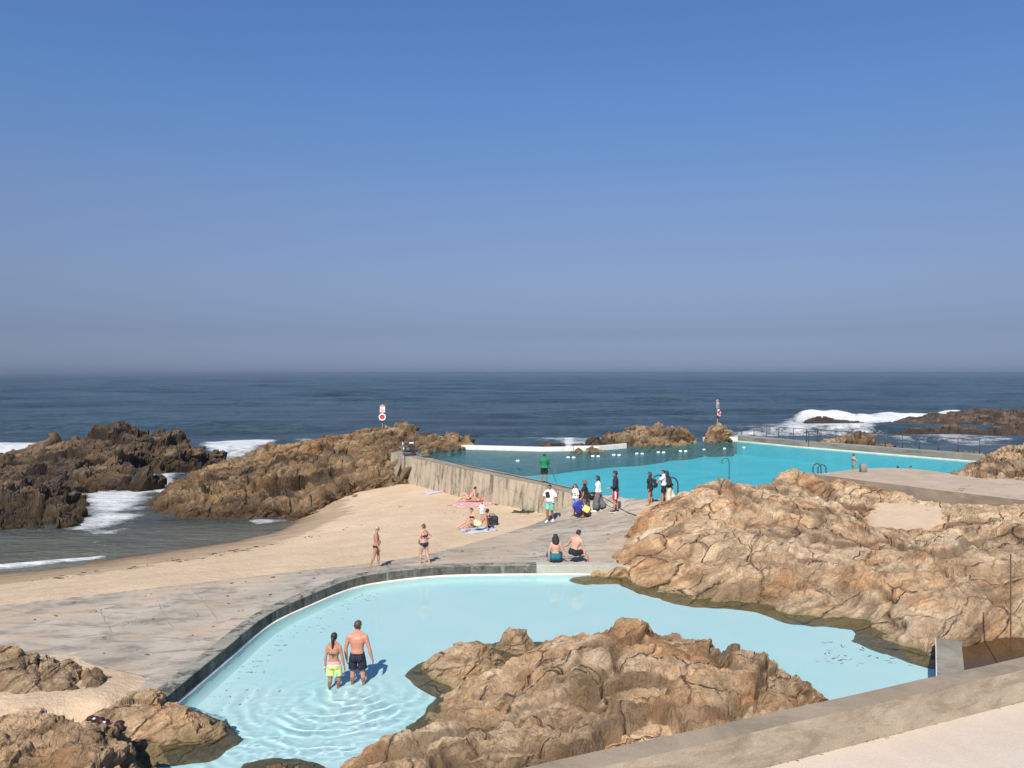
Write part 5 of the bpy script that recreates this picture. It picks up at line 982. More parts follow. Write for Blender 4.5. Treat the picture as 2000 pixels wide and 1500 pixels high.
_r = I_gw['root']; s_ = I_gw['s']; ch_ = I_gw['chest']; mm = MB()
mm.torus(ch_ + V3(0, -.006, -.035), .142, .0055, Matrix.Diagonal((1.0, .80, 1)), 40, 6)
for q_ in (-1, 1):
    mm.torus(ch_ + V3(q_ * .022, -.122, -.04), .017, .004, Matrix.Rotation(1.57, 3, 'X'), 14, 5); mm.tube([ch_ + V3(0, -.12, -.04), ch_ + V3(q_ * .012, -.128, -.085), ch_ + V3(q_ * .018, -.118, -.13)], .004, 6)
    mm.ball(ch_ + V3(q_ * .06, .115, -.0), (.05, .04, .045), nu=12, nv=8)
mm.build('bikini_top', cm((.05, .035, .02)), _r)
pm = (*U(698, 1361, PF)[:2], PF)
I_gm = person('person wading seen from behind, bare back, short dark hair, black swim shorts', pm, -4, 1.84, 'm', 1.03, 'skin_red', arms=(((.34, -.05, -1), (.22, .16, -1)), ((-.30, .0, -1), (.06, .10, -1))),
    legs=(((.09, .04, -1), (.04, -.06, -1)), ((-.06, .05, -1), (-.02, -.10, -1))), head=(-28, 0), wear=(('shorts', NAVY, {'to': .62, 'flare': .035, 'off': .016, 'top': .09}),), hair=('hair_brown', 'short'), vox=.0085)
# two bathers talking by the rim
def at(px, py, top=None): p = deckpt(px, py); return p
p = deckpt(731, 1110); person('grey-haired person with a round belly in dark swim briefs and sandals, walking', p, -86, hof(p, 1028, 1111), 'm', 1.03, 'skin_tan', belly=.8, arms=(((.10, .12, -1), (.02, .35, -1)), ((-.16, -.15, -1), (-.05, .25, -1))),
    legs=(((.02, -.22, -1), (.0, -.42, -1), (.1, 1, -.05)), ((-.02, .20, -1), (0, -.02, -1))), head=(6, -4), wear=(('briefs', NAVY, {'off': .008, 'top': .03}), ('sandals', BLK)), hair=('hair_grey', 'receding'), feet=1, vox=.0105)
p = deckpt(830, 1103); person('barefoot person in a navy bikini, hands on hips, brown hair tied up', p, 48, hof(p, 1025, 1104), 'f', 1.16, 'skin_fair', arms=(((.75, -.30, -.8), (-.75, .45, -.55), (-.6, .7, -.3)), ((-.45, .05, -1), (.45, .45, -.75), (.6, .6, -.3))),
    legs=(((.05, -.10, -1), (.02, -.42, -1), (.1, 1, -.15)), ((-.03, .24, -1), (0, .05, -1))), head=(14, -6), wear=(('briefs', (.02, .025, .07), {'off': .006, 'top': .055}), ('top', (.02, .025, .07), {'low': .27, 'high': .37}), ('strap', (.02, .025, .07))), hair=('hair_brown', 'bun'), feet=1, vox=.0105)
# two sitting on the rim
p = deckpt(1085, 1100.5); person('person sitting on the rim seen from behind, long wavy dark hair, teal skirt', p, 4, 1.72, 'f', 1.08, 'skin_fair', spine=(.02, .08, 1), arms=(((.35, .0, -1), (.55, -.1, -.8)), ((-.30, -.05, -1), (-.02, -.05, -1))),
    legs=(((.30, .95, .12), (-.5, -.4, -.35), (-.8, .5, 0)), ((-.35, .95, .10), (.5, -.35, -.35), (.8, .5, 0))), wear=(('skirt', (.01, .14, .19), {'to': .85, 'off': .03, 'flare': .03, 'top': .13}),), hair=('hair_black', 'wavy'), vox=.0105)
p = deckpt(1120, 1100.5); person('person sitting on the rim bare-backed in black shorts, leaning on one arm and looking right', p, -28, 1.78, 'm', 1.0, 'skin_fair', spine=(.22, .20, 1), arms=(((.30, .18, -1), (.12, .0, -1), (.5, .6, -.2), (0, 0, -1)), ((-.6, .1, -.85), (-.8, -.1, -.5))),
    legs=(((.45, .95, .10), (.3, .3, -.6), (.5, .8, 0)), ((-.15, .95, .25), (.35, .35, -.7), (.2, .9, 0))), head=(-22, -12), wear=(('shorts', BLK, {'to': .85, 'off': .018}),), hair=('hair_black', 'short'), vox=.0105)
# walkers on the ramp
p = deckpt(1075, 1019); person('person in white T-shirt with dark hem stripes, mint shorts and black chest bag', p, 155, hof(p, 947, 1020), 'm', 1.12, 'skin_brown', arms=(((.36, .20, -1), (.2, .35, -1)), ((-.42, -.15, -1), (-.25, .18, -1))),
    legs=(((.02, .20, -1), (.0, -.05, -1)), ((.02, -.12, -1), (.02, -.45, -1), (0, 1, -.3))), head=(10, -4), wear=(('shorts', (.20, .50, .40), {'to': .8, 'off': .028, 'flare': .03}), ('shirt', WHT, {'sleeve': .8, 'low': -.03, 'off': .026, 'flare': .09}), ('shoes', WHT, {'sole': (.8, .79, .75)}), ('chest_bag', BLK), ('band', (.8, .8, .8), ('L', 0))), hair=('hair_black', 'short'), feet=1, belly=.3)
p = deckpt(1127, 1006); I8 = person('person with wavy auburn hair, white T-shirt and light blue shorts, walking barefoot on the ramp', p, 128, hof(p, 947, 1008), 'f', .98, 'skin_fair', arms=(((.22, .0, -1), (.10, .25, -1)), ((-.25, -.1, -1), (-.1, .2, -1))),
    legs=(((.0, .16, -1), (0, -.02, -1)), ((.0, -.12, -1), (.0, -.75, -1), (0, .8, -.6))), head=(22, 0), wear=(('shorts', (.20, .28, .60), {'to': .55, 'off': .02, 'flare': .035}), ('shirt', WHT, {'sleeve': .85, 'low': .0, 'off': .028, 'flare': .06})), hair=('hair_auburn', 'curly'), feet=1)
p = deckpt(1146, 1010); I9 = person('person in a black T-shirt and dark trousers carrying bags, glancing left, dark sandals', p, 75, hof(p, 940, 1012), 'f', 1.06, 'skin_tan', arms=(((.40, .05, -1), (-.15, .65, -.6)), ((-.20, .15, -1), (-.05, .3, -1))),
    legs=(((.0, -.16, -1), (0, -.40, -1), (0, 1, -.3)), ((.0, .18, -1), (.0, -.05, -1))), head=(10, 0), wear=(('trousers', (.12, .11, .09), {'to': 1.6, 'off': .03, 'flare': .05}), ('shirt', BLK, {'sleeve': .6, 'low': -.03, 'off': .025}), ('sandals', BLK)), hair=('hair_blond', 'bob'), feet=1)
p = deckpt(1172, 999); person('striding person with very long black hair, white blouse and wide grey trousers', p, 84, hof(p, 930, 1000), 'f', .98, 'skin_tan', arms=(((.22, -.12, -1), (.08, .1, -1)), ((-.18, .12, -1), (-.05, .3, -1))),
    legs=(((.0, -.28, -1), (0, -.48, -1), (0, .9, -.35)), ((.0, .28, -1), (.0, .06, -1))), head=(0, -4), wear=(('trousers', (.13, .13, .15), {'to': 1.75, 'off': .04, 'flare': .07}), ('shirt', WHT, {'sleeve': 1.7, 'low': .0, 'off': .03, 'flare': .08}), ('shoes', WHT, {'sole': (.8, .79, .75)})), hair=('hair_black', 'long'), feet=1)
p = deckpt(1203, 1000); person('slim person in black long-sleeved top and red shorts with white side stripes', p, 78, hof(p, 922, 1002), 'm', .9, 'skin_tan', arms=(((.20, -.05, -1), (.1, .12, -1)), ((-.18, .05, -1), (-.05, .9, -.25))),
    legs=(((.0, -.06, -1), (0, -.14, -1)), ((.0, .14, -1), (.0, .0, -1))), head=(0, -2), wear=(('shorts', (.55, .02, .03), {'to': .82, 'off': .03, 'flare': .035, 'label': 'red shorts with white side stripes'}), ('jacket', (.015, .022, .03), {'sleeve': 1.85, 'low': -.02, 'off': .026}), ('shoes', BLK, {'sole': (.8, .8, .8)})), hair=('hair_black', 'tuft'), feet=1)
red_root = bpy.context.scene.objects[-1]
p = deckpt(1270, 986); I12 = person('bare-legged person in a dark jacket standing in front of the pool ladder', p, 86, hof(p, 924, 988), 'f', 1.0, 'skin_tan', arms=(((.18, -.05, -1), (.08, .3, -1)), ((-.18, .05, -1), (-.05, .3, -1))),
    legs=(((.0, -.06, -1), (0, -.16, -1)), ((.0, .14, -1), (.0, .03, -1))), wear=(('shirt', WHT, {'sleeve': .3, 'low': .05, 'off': .012}), ('jacket', (.018, .020, .030), {'sleeve': 1.9, 'low': -.20, 'off': .034, 'flare': .05}), ('briefs', BLK)), hair=('hair_brown', 'bob'), feet=1)
p = deckpt(1298, 984); I13 = person('person in pale blue and white T-shirt and black shorts, arm stretched out by ladder', p, 80, hof(p, 920, 986), 'm', 1.0, 'skin_tan', arms=(((.22, -.05, -1), (.1, .3, -1)), ((-.18, .85, -.5), (-.05, .75, -.65))),
    legs=(((.0, -.12, -1), (0, -.25, -1)), ((.0, .14, -1), (.0, .0, -1))), wear=(('shorts', BLK, {'to': .75, 'off': .028, 'flare': .03}), ('shirt', (.66, .72, .84), {'sleeve': .9, 'low': .0, 'off': .026}), ('shoes', WHT, {'sole': (.8, .79, .75)})), hair=('hair_black', 'short'), feet=1)
p = deckpt(1312, 984); I14 = person('person in a black T-shirt and cream trousers bending forward, half hidden by the right rocks', p, 74, hof(p, 923, 986) * 1.03, 'f', 1.05, 'skin_fair', spine=(0, .22, 1), arms=(((.2, .15, -1), (.1, .45, -1)), ((-.18, .25, -1), (-.05, .5, -1))),
    legs=(((.0, -.22, -1), (0, -.40, -1)), ((.0, .16, -1), (.0, -.02, -1))), wear=(('trousers', (.62, .56, .44), {'to': 1.9, 'off': .03, 'flare': .05}), ('shirt', BLK, {'sleeve': .75, 'low': -.03, 'off': .035, 'flare': .1}), ('shoes', WHT, {'sole': (.8, .79, .75)})), hair=('hair_black', 'long'), feet=1)
p = U(1063, 941, 3.36); I15 = person('person in a green T-shirt and dark shorts standing on the beach wall, holding a pole', (p[0], p[1] , 3.302), 8, hof(p, 885, 942), 'm', 1.1, 'skin_brown', arms=(((.42, .2, -.95), (-.15, .85, -.25)), ((-.42, .2, -.95), (.15, .85, -.2))),
    legs=(((.08, .0, -1), (.03, -.03, -1)), ((-.10, .02, -1), (-.04, -.03, -1))), head=(-10, -14), wear=(('shorts', BLK, {'to': .85, 'off': .03, 'flare': .03}), ('shirt', (.005, .19, .085), {'sleeve': .85, 'low': -.06, 'off': .032}), ('shoes', (.10, .09, .08), {'sole': (.8, .79, .75)})), hair=('hair_black', 'buzz'), feet=1)
# sunbathers
p = sandpt(917, 981); person('person propped on one elbow on the pink towel, dark hair in a bun', (p[0], p[1], p[2] + .02), 0, 1.66, 'f', 1.0, 'skin_fair', spine=(.72, .25, .70), right=(.45, -.85, 0), chest_dir=(.45, .1, .9), arms=(((.15, -.45, -.85), (.5, -.5, -.5)), ((.3, .35, -.9), (.5, .1, -.5))),
    legs=(((-.90, -.12, .18), (-.60, .15, -.45), (-.9, -.2, -.1)), ((-.70, .2, .75), (-.35, .05, -.95), (-.9, .1, -.1))), head=(20, -10), wear=(('briefs', NAVY, {'off': .007, 'top': .04}), ('top', (.5, .2, .2))), hair=('hair_black', 'bun'))
p = sandpt(938, 981); person('tanned person lying flat on the front edge of the pink towel, head to the right', (p[0], p[1] + .1, p[2] + .02), 0, 1.7, 'f', 1.0, 'skin_tan', spine=(1, .28, .05), right=(.28, -1, 0), arms=(((.9, -.35, .05), (.6, .7, .0)), ((.85, .6, .05), (.7, -.6, .0))),
    legs=(((-1, -.30, .0), (-1, -.2, .0), (-.9, -.2, -.3)), ((-1, -.12, .02), (-1, -.15, .0), (-.9, -.1, -.3))), head=(0, 0, (1, .2, .2), (0, -.3, 1)), wear=(('briefs', (.45, .12, .05), {'off': .007, 'top': .04}),), hair=('hair_brown', 'bun'))
p = sandpt(924, 1033); person('seated person in a black bikini leaning over outstretched legs on the patterned towel', (p[0], p[1] + .25, p[2] + .02), 0, 1.66, 'f', 1.0, 'skin_fair', spine=(-.12, .05, 1), right=(-.75, .66, 0), arms=(((-.55, -.25, -.8), (-.75, -.15, -.6)), ((.30, -.25, -.9), (.1, -.45, -.8))),
    legs=(((-.85, -.45, .35), (-.75, -.25, -.5), (-.9, -.2, .1)), ((-.65, -.60, .30), (-.65, .1, -.5), (-.9, -.1, 0))), head=(15, -14), wear=(('briefs', BLK, {'off': .007, 'top': .04}), ('top', BLK, {'low': .27, 'high': .39})), hair=('hair_brown', 'short'))
p = sandpt(936, 1038); person('reclining person in pale yellow shorts propped on straight arms on the patterned towel', (p[0], p[1] + .12, p[2] + .02), 0, 1.76, 'm', .98, 'skin_tan', spine=(.60, .12, .80), right=(.15, -1, 0), arms=(((.20, -.35, -1), (.10, -.05, -1), (.9, -.2, -.3), (0, 0, -1)), ((.5, .35, -.8), (.2, .1, -1), (.9, .2, -.3), (0, 0, -1))),
    legs=(((-.90, -.15, .32), (-.42, -.35, -.85), (-.8, -.5, -.1)), ((-.85, .22, .60), (-.45, .1, -.9), (-.9, .1, -.1))), head=(35, 0), wear=(('shorts', (.72, .64, .36), {'to': .65, 'off': .025, 'flare': .03}),), hair=('hair_black', 'short'))
p = sandpt(941, 1016); person('small child in a white T-shirt and cap standing behind the patterned towel', p, 205, hof(p, 983, 1018), 'm', 1.1, 'skin_fair', arms=(((.55, .2, -.8), (.4, .3, -.9)), ((-.4, .1, -.9), (-.5, .3, -.6))), wear=(('shorts', (.6, .64, .7), {'to': .7, 'off': .02}), ('shirt', WHT, {'sleeve': .8, 'low': .0, 'off': .026}), ('cap', (.16, .17, .14))), hair=('hair_brown', 'buzz'), vox=.012)
# bathers in the big pool
def swim(label, px, py, yaw, H, sub, skin, **k):
    p = U(px, py, LW); return person(label, (p[0], p[1], LW - sub), yaw, H, 'f', 1.0, skin, **k)
swim('bather standing chest-deep in the big pool below the quay wall, seen side-on', 1667, 899, -70, 1.7, 1.22, 'skin_fair', arms=(((.5, .5, -.8), (-.2, .9, -.05)), ((-.5, .5, -.8), (.2, .9, -.05))), wear=(('top', (.3, .1, .1)),), hair=('hair_brown', 'short'))
swim('swimmer with only a dark head above the big pool, left of two by the platform', 1754, 916.5, 0, 1.7, 1.50, 'skin_tan', hair=('hair_black', 'short'))
swim('swimmer with head and shoulders above the big pool, right of two by the platform', 1779, 918, 150, 1.7, 1.46, 'skin_fair', arms=(((1, .2, .1), (.8, .5, .0)), ((-1, .2, .1), (-.8, .5, .0))), hair=('hair_black', 'bun'))
# ---------------------------------------------------------------- things people brought
def towel(label, px4, mat, z, nm='beach_towel', zfun=None):
    P = [np.array(sandpt(a, b)[:2]) for a, b in px4]; n = 22; V = []; 
    for i in range(n):
        for j in range(n):
            u, v = i / (n - 1), j / (n - 1); p = (P[0] * (1 - u) + P[1] * u) * (1 - v) + (P[3] * (1 - u) + P[2] * u) * v; V.append((p[0] + .03 * math.sin(v * 9), p[1] + .03 * math.sin(u * 7), 0))
    A = np.array(V); A[:, 2] = sand_z(A[:, 0], A[:, 1]) + .028 + .012 * fbm(A * [3, 3, 1], 77, 3)
    o = mesh_obj(nm, A, grid_faces(n, n), mat); md = o.modifiers.new('thickness', 'SOLIDIFY'); md.thickness = .012; tag(o, label, 'towel'); return o
def towel_mat(name, base, cs, sc):
    m, t, p, o = new_mat(name); v = mapped(t); vo = N(t, 'ShaderNodeTexVoronoi'); t.links.new(v, vo.inputs['Vector']); vo.inputs['Scale'].default_value = sc
    c = ramp(t, vo.outputs['Distance'], [(.15, cs[0]), (.28, base), (.5, cs[1]), (.6, base)]); t.links.new(c, p.inputs['Base Color']); p.inputs['Roughness'].default_value = .95; return m
towel('lilac patterned towel lying empty near the foot of the wall', ((826, 963), (860, 957), (868, 961), (838, 967)), towel_mat('lilac_towel', (.50, .42, .62), ((.28, .22, .5), (.62, .56, .74)), 7), 0)
towel('pink towel with a white border under the two sunbathers', ((872, 987), (950, 974), (975, 984), (905, 994)), towel_mat('pink_towel', (.66, .36, .36), ((.75, .68, .66), (.52, .25, .28)), 3), 0)
towel('blue and grey patterned towel under the seated pair', ((895, 1032), (955, 1027), (972, 1037), (908, 1044)), towel_mat('blue_towel', (.42, .46, .52), ((.10, .13, .26), (.66, .68, .70)), 8), 0)
p = V3(sandpt(872, 962)); mb = MB(); mb.ball(p + V3(0, 0, .17), (.22, .20, .19)); bb = mb.build('pink_bag', simple('pink_cloth', (.80, .08, .20), .7)); bb.data.transform(Matrix.Translation(-p)); bb.location = p; tag(bb, 'round bright pink beach bag standing by the lilac towel', 'bag')
mb = MB(); mb.torus(V3(0, 0, .36), .07, .014, Matrix.Rotation(1.57, 3, 'X')); mb.build('handle', M['eye'], bb)
p = V3(sandpt(937, 977)); mb = MB()
for k in range(7): mb.ball((.18 * math.cos(k * 2.1), .12 * math.sin(k * 1.7), .13 + .03 * k % .1), (.20, .14, .13))
V_, q_, n_ = remesh(mb, .025); V_ = V_ + n_ * (.035 * vnoise(V_ * 9, 4))[:, None]; o = mesh_obj('crumpled_towel', V_, q_, cm((.85, .36, .03))); o.location = (p[0] + .1, p[1] + .5, p[2]); tag(o, 'bright orange cloth heaped behind the sunbathers on the pink towel', 'cloth')
# dark tote with white print
def bag_box(nm, label, loc, dims, mat, rz=0, handles=True):
    r = empty(nm, loc, rz); tag(r, label, 'bag'); mb = MB(); mb.box((0, 0, dims[2] / 2), dims, None, min(dims) * .22); me = mb; V_, q_, n_ = remesh(me, .022, 2); V_ = V_ + n_ * (.02 * vnoise(V_ * 7, 6))[:, None]; mesh_obj('bag_body', V_, q_, mat, r)
    if handles:
        for s_ in (-1, 1):
            mb = MB(); mb.tube([(-dims[0] * .22, s_ * dims[1] * .3, dims[2] * .95), (-dims[0] * .18, s_ * dims[1] * .3, dims[2] * 1.18), (dims[0] * .18, s_ * dims[1] * .3, dims[2] * 1.18), (dims[0] * .22, s_ * dims[1] * .3, dims[2] * .95)], .012, 8); mb.build('handle', mat, r)
    return r
m_, t_, p_, o_ = new_mat('printed_black'); v_ = mapped(t_); t_.links.new(ramp(t_, noise(t_, v_, 9, 3, .6), [(.62, (.012, .016, .02)), (.65, (.6, .6, .58))], 'CONSTANT'), p_.inputs['Base Color'])
p = sandpt(961, 1026); bag_box('tote_bag', 'large black beach bag with white print behind the seated pair', p, (.62, .26, .48), m_, .1)
p = sandpt(957, 1031); bag_box('small_bag', 'low dark blue bag lying in front of the black beach bag', p, (.38, .24, .16), cm((.03, .05, .10)), .3, False)
for i_, (a, b, r_) in enumerate(((963, 985, .4), (970, 986.5, -.5))):
    p = sandpt(a, b); mb = MB(); mb.box((0, 0, .02), (.10, .27, .03), None, .012); mb.torus((0, .05, .045), .045, .010, Matrix.Rotation(1.57, 3, 'X'), 14, 6); o = mb.build('flip_flop', cm((.05, .045, .04))); o.location = p; o.rotation_euler = (0, 0, 1.2 + r_); tag(o, ('left' if i_ == 0 else 'right') + ' one of the dark sandals at the end of the pink towel', 'sandal')
# bags carried on the ramp
def backpack(info, label, mat, w=.30, h=.42, d=.16, side=0.0, low=.12):
    mb = MB(); Xc, Fc_, Cd = info['Xc'], info['Fc'], info['Cd']; R = Matrix((Xc, Fc_, Cd)).transposed(); c = -Fc_ * (.15 + d / 2)
    mb.box((0, 0, 0), (w, d, h), None, .05); mb.box((0, -d / 2 - .02, -.06), (w * .7, .06, h * .42), None, .02); V_, q_, n_ = remesh(mb, .018, 2)
    o = mesh_obj('backpack', V_, q_, mat); o.matrix_world = info['mw'] @ Matrix.Translation(info['chest'] + c - Cd * low + Xc * side) @ R.to_4x4(); tag(o, label, 'backpack')
    for s_ in (-1, 1):
        m2 = MB(); m2.tube([(s_ * .09, d / 2, h * .40), (s_ * .095, d / 2 + .06, h * .52), (s_ * .10, d / 2 + .26, h * .38), (s_ * .11, d / 2 + .29, h * .05), (s_ * .14, d / 2 + .10, -h * .3), (s_ * .13, d / 2, -h * .36)], .016, 8); m2.build('shoulder_strap', mat, o)
    return o
backpack(I12, 'dark blue backpack worn over the dark jacket', cm((.012, .014, .028))); backpack(I13, 'dark backpack worn over the white and pale blue T-shirt', cm((.03, .03, .035))); backpack(I8, 'black backpack worn over the white T-shirt beside the blue bag', cm((.014, .014, .016)), w=.26, h=.38)
h_ = I9['hands'][1]
def hang_bag(nm, label, c, dims, mat, R, top):
    r = empty(nm, c); tag(r, label, 'bag'); mb = MB(); mb.box((0, 0, 0), dims, R, min(dims) * .25); V_, q_, n_ = remesh(mb, .02, 2); V_ = V_ + n_ * (.018 * vnoise(V_ * 8, 9))[:, None]; mesh_obj('bag_body', V_, q_, mat, r)
    mb = MB(); t_ = V3(top) - V3(c); mb.tube([R @ V3(-dims[0] * .25, 0, dims[2] * .45), t_, R @ V3(dims[0] * .25, 0, dims[2] * .45)], .011, 8); mb.build('handle', mat, r); return r
m_, t_, p_, o_ = new_mat('printed_blue'); v_ = mapped(t_); t_.links.new(ramp(t_, noise(t_, v_, 8, 3, .6), [(.60, (.02, .03, .22)), (.63, (.35, .42, .7))], 'CONSTANT'), p_.inputs['Base Color'])
hang_bag('shopping_bag', 'large blue printed bag carried in front of the dark trousers on the ramp', V3(h_) + V3(-.12, -.10, -.26), (.55, .18, .48), m_, Matrix.Rotation(-.6, 3, 'Y'), h_)
hang_bag('yellow_bag', 'small pale yellow bag hanging beside the blue printed bag', V3(h_) + V3(.22, -.16, -.38), (.34, .12, .30), cm((.80, .66, .20)), Matrix.Rotation(.5, 3, 'Y'), h_)
# white stripes on the red shorts, dark stripes on the white T-shirt: bands of their own colour on the cloth
def face_band(root, part, test, mat):
    for c in root.children:
        if c.name.split('.')[0] == part:
            c.data.materials.append(mat); k = len(c.data.materials) - 1
            for f in c.data.polygons:
                if test(f.center): f.material_index = k
for r_ in [o for o in COL.objects if o.get('category') == 'person']:
    if 'red shorts' in r_['label']:
        face_band(r_, 'shorts', lambda c: abs(c.y) < .035 and abs(c.x) > .13, cm((.8, .78, .76)))
    if 'dark hem stripes' in r_['label']:
        zs = [v.co.z for c in r_.children if c.name.startswith('shirt') for v in c.data.vertices]; z0_ = min(zs); face_band(r_, 'shirt', lambda c: z0_ + .03 < c.z < z0_ + .06 or z0_ + .10 < c.z < z0_ + .125, cm(BLK))
# green-shirted person's pole
a = V3(I15['hands'][0]); b_ = V3(U(1088, 941, 3.25)); mb = MB(); mb.tube([a + V3(-.05, .0, .12), a, a.lerp(b_, .5) + V3(0, 0, .05), b_ + V3(.0, .2, -.15)], .012, 8); o = mb.build('pole', cm((.05, .06, .06))); tag(o, 'thin dark pole held in the green-shirted person\'s hands, slanting down to the pool', 'pole')

# ---------------------------------------------------------------- lifebuoy posts
M['sign_red'] = simple('sign_red', (.62, .06, .06), .5, .05); M['white_p'] = simple('painted_white', (.82, .81, .79), .45, .04); M['steel'] = simple('steel', (.38, .38, .37), .4, .06, metal=.6); M['dark_metal'] = simple('dark_metal', (.06, .065, .065), .5, .15)
def lifebuoy_post(base, label, blab, yaw, tilt=0):
    r = empty('lifebuoy_post', base, yaw); tag(r, label, 'sign post', 'lifebuoy posts on the rocks around the pools')
    mb = MB(); mb.tube([(0, .04, -.4), (0, .04, 2.45)], .03, 10); mb.build('post', M['white_p'], r)
    mb = MB(); mb.box((0, 0, 1.98), (.56, .03, .80), None, .006); sb = mb.build('sign_board', M['white_p'], r, False)
    mb = MB(); mb.box((0, -.02, 2.30), (.54, .012, .15)); mb.box((0, -.02, 1.61), (.54, .012, .06)); mb.box((-.26, -.02, 1.95), (.02, .012, .6)); mb.box((.26, -.02, 1.95), (.02, .012, .6)); mb.build('red_band', M['sign_red'], sb, False)
    mb = MB()
    for k in range(3): mb.box((0, -.028, 2.26 + .035 * k), (.40 - .06 * k, .006, .012))
    mb.build('white_lines', M['white_p'], sb, False)
    mb = MB(); mb.tube([(-.16, -.024, 1.88), (-.05, -.024, 1.84), (.08, -.024, 1.87), (.15, -.024, 1.95)], .02, 8); mb.ball((-.12, -.024, 1.98), (.045, .01, .045)); mb.box((.02, -.024, 1.75), (.38, .008, .03)); mb.build('pictogram', M['dark_metal'], sb)
    mb = MB(); mb.ball((0, -.03, 1.13), (.21, .06, .24)); mb.tube([(0, -.02, 1.0), (0, -.02, .78), (0, 0, .55)], [.16, .10, .03], 14); mb.build('red_holder', M['sign_red'], r)
    b = MB(); b.torus((0, 0, 0), .31, .075, Matrix.Rotation(1.57, 3, 'X'), 36, 12); c_, s_ = math.cos(yaw), math.sin(yaw)
    o = b.build('lifebuoy', M['white_p']); o.location = (base[0] + s_ * .12, base[1] - c_ * .12, base[2] + 1.13); o.rotation_euler = (0, 0, yaw); tag(o, blab, 'lifebuoy', 'lifebuoys hanging on the posts')
    if tilt:
        k = MB()
        for a_ in (0, math.pi): k.torus((0, 0, 0), .31, .079, Matrix.Rotation(1.57, 3, 'X'), 36, 12)
        me = o.data; me.materials.append(M['sign_red'])
        for f in me.polygons:
            a = math.atan2(f.center.z, f.center.x)
            if int((a + math.pi) / (math.pi / 4)) % 2: f.material_index = 1
lifebuoy_post(D(747, 836, 85), 'lifebuoy post with red and white sign on the headland rock at the left', 'white ring lifebuoy hanging on the left post above the headland rock', 0.05)
lifebuoy_post(D(1402, 830, 78.5), 'lifebuoy post with red and white sign on the single boulder at the right', 'red and white ring lifebuoy hanging on the right post above the boulder', .95, 1)

# ---------------------------------------------------------------- pool furniture
def ladder(label, base, yaw, w=.55, h=.95, gap=.62):
    r = empty('pool_ladder', base, yaw); tag(r, label, 'pool ladder')
    for sx in (-1, 1):
        pts = [(sx * gap / 2 * 1.0, 0, -.05), (sx * gap / 2, 0, h * .62)]
        for k in range(1, 9): a = math.pi * k / 8; pts.append((sx * gap / 2, w / 2 - w / 2 * math.cos(a), h * .62 + h * .38 * math.sin(a)))
        pts += [(sx * gap / 2, w, -1.0)]; mb = MB(); mb.tube(pts, .035, 10); mb.build('handrail', M['dark_metal'], r)
    for k in range(3): mb = MB(); mb.box((0, w, -.30 - .28 * k), (gap, .09, .03), None, .01); mb.build('rung', M['steel'], r, False)
p0 = U(1257, 973, 3.33); ladder('dark arched pool ladder at the near corner of the big pool, beside the people', (p0[0] + .72, p0[1] + .12, 3.32), math.radians(-62), .85, 1.05, .98)
p0 = U(1593, 929, 3.4); ladder('dark arched pool ladder rising behind the highest right-hand rock', (p0[0] + .1, p0[1] + .3, 3.42), math.radians(-80), .52, .62, .55)
p0 = Vector(D(1424, 945, 43)); mb = MB(); pts = [(0, 0, -.8), (0, 0, 1.15)]
for k in range(1, 10): a = math.pi * k / 9 * .95; pts.append((-.19 + .19 * math.cos(a), 0, 1.15 + .20 * math.sin(a)))
r = empty('outdoor_shower', p0); tag(r, 'thin curved shower pipe standing between the right rocks and the big pool', 'shower'); mb.tube(pts, .02, 8); mb.build('pipe', M['dark_metal'], r)
mb = MB(); mb.tube([(0, 0, -.8), (0, 0, .35)], .04, 10); mb.build('pipe_sleeve', M['dark_metal'], r); mb = MB(); mb.tube([(-.38, 0, 1.16), (-.38, 0, 1.10)], [.02, .05], 10); mb.build('shower_head', M['dark_metal'], r)
p0 = U(1686, 922, PZ); mb = MB(); mb.box((0, 0, .24), (.34, .30, .50), None, .02); o = mb.build('bollard', M['wall_far']); o.location = (p0[0], p0[1], PZ); tag(o, 'square grey concrete block standing on the platform at the edge of the big pool', 'concrete block')
# steel rod in front of the right rocks
a = Vector(D(1974, 1082, 21.0)); b = Vector(D(1974, 1272, 19.6)); mb = MB(); mb.tube([a, b], .016, 8); o = mb.build('steel_rod', simple('rusty', (.10, .05, .03), .8)); tag(o, 'thin rusty rod standing upright in front of the right rocks above the muddy pool', 'rod')
# lane floats
fl = [(1011, 901, 0), (1115, 894.5, 1), (1163, 892, 1), (1204, 889.5, 1), (1249, 887, 1), (1291, 884.5, 1), (1334, 882, 1), (1375, 879, 0), (1415, 877, 0), (1453, 875, 0)]
mb = MB(); mb.tube([(-.13, 0, 0), (-.10, 0, 0), (.10, 0, 0), (.13, 0, 0)], [.04, .075, .075, .04], 12); fproto = mb.build('lane_float', M['white_p'])
ordw = ['first', 'second', 'third', 'fourth', 'fifth', 'sixth', 'seventh', 'eighth', 'ninth', 'tenth']; nf = 0
for i, (a, b, tw) in enumerate(fl):
    for k in ((-1, 1) if tw else (0,)):
        q = fproto if nf == 0 else fproto.copy()
        if nf: COL.objects.link(q)
        nf += 1; p = U(a, b, LW); q.location = (p[0] + k * .20, p[1] - k * .05, LW + .03); q.rotation_euler = (0, 0, .25)
        tag(q, 'white lane float, ' + (('left' if k < 0 else 'right') + ' one of the ' + ordw[i] + ' pair' if tw else 'single, ' + ordw[i]) + ' along the rope counted from the left', 'lane float', 'white lane floats across the big pool')
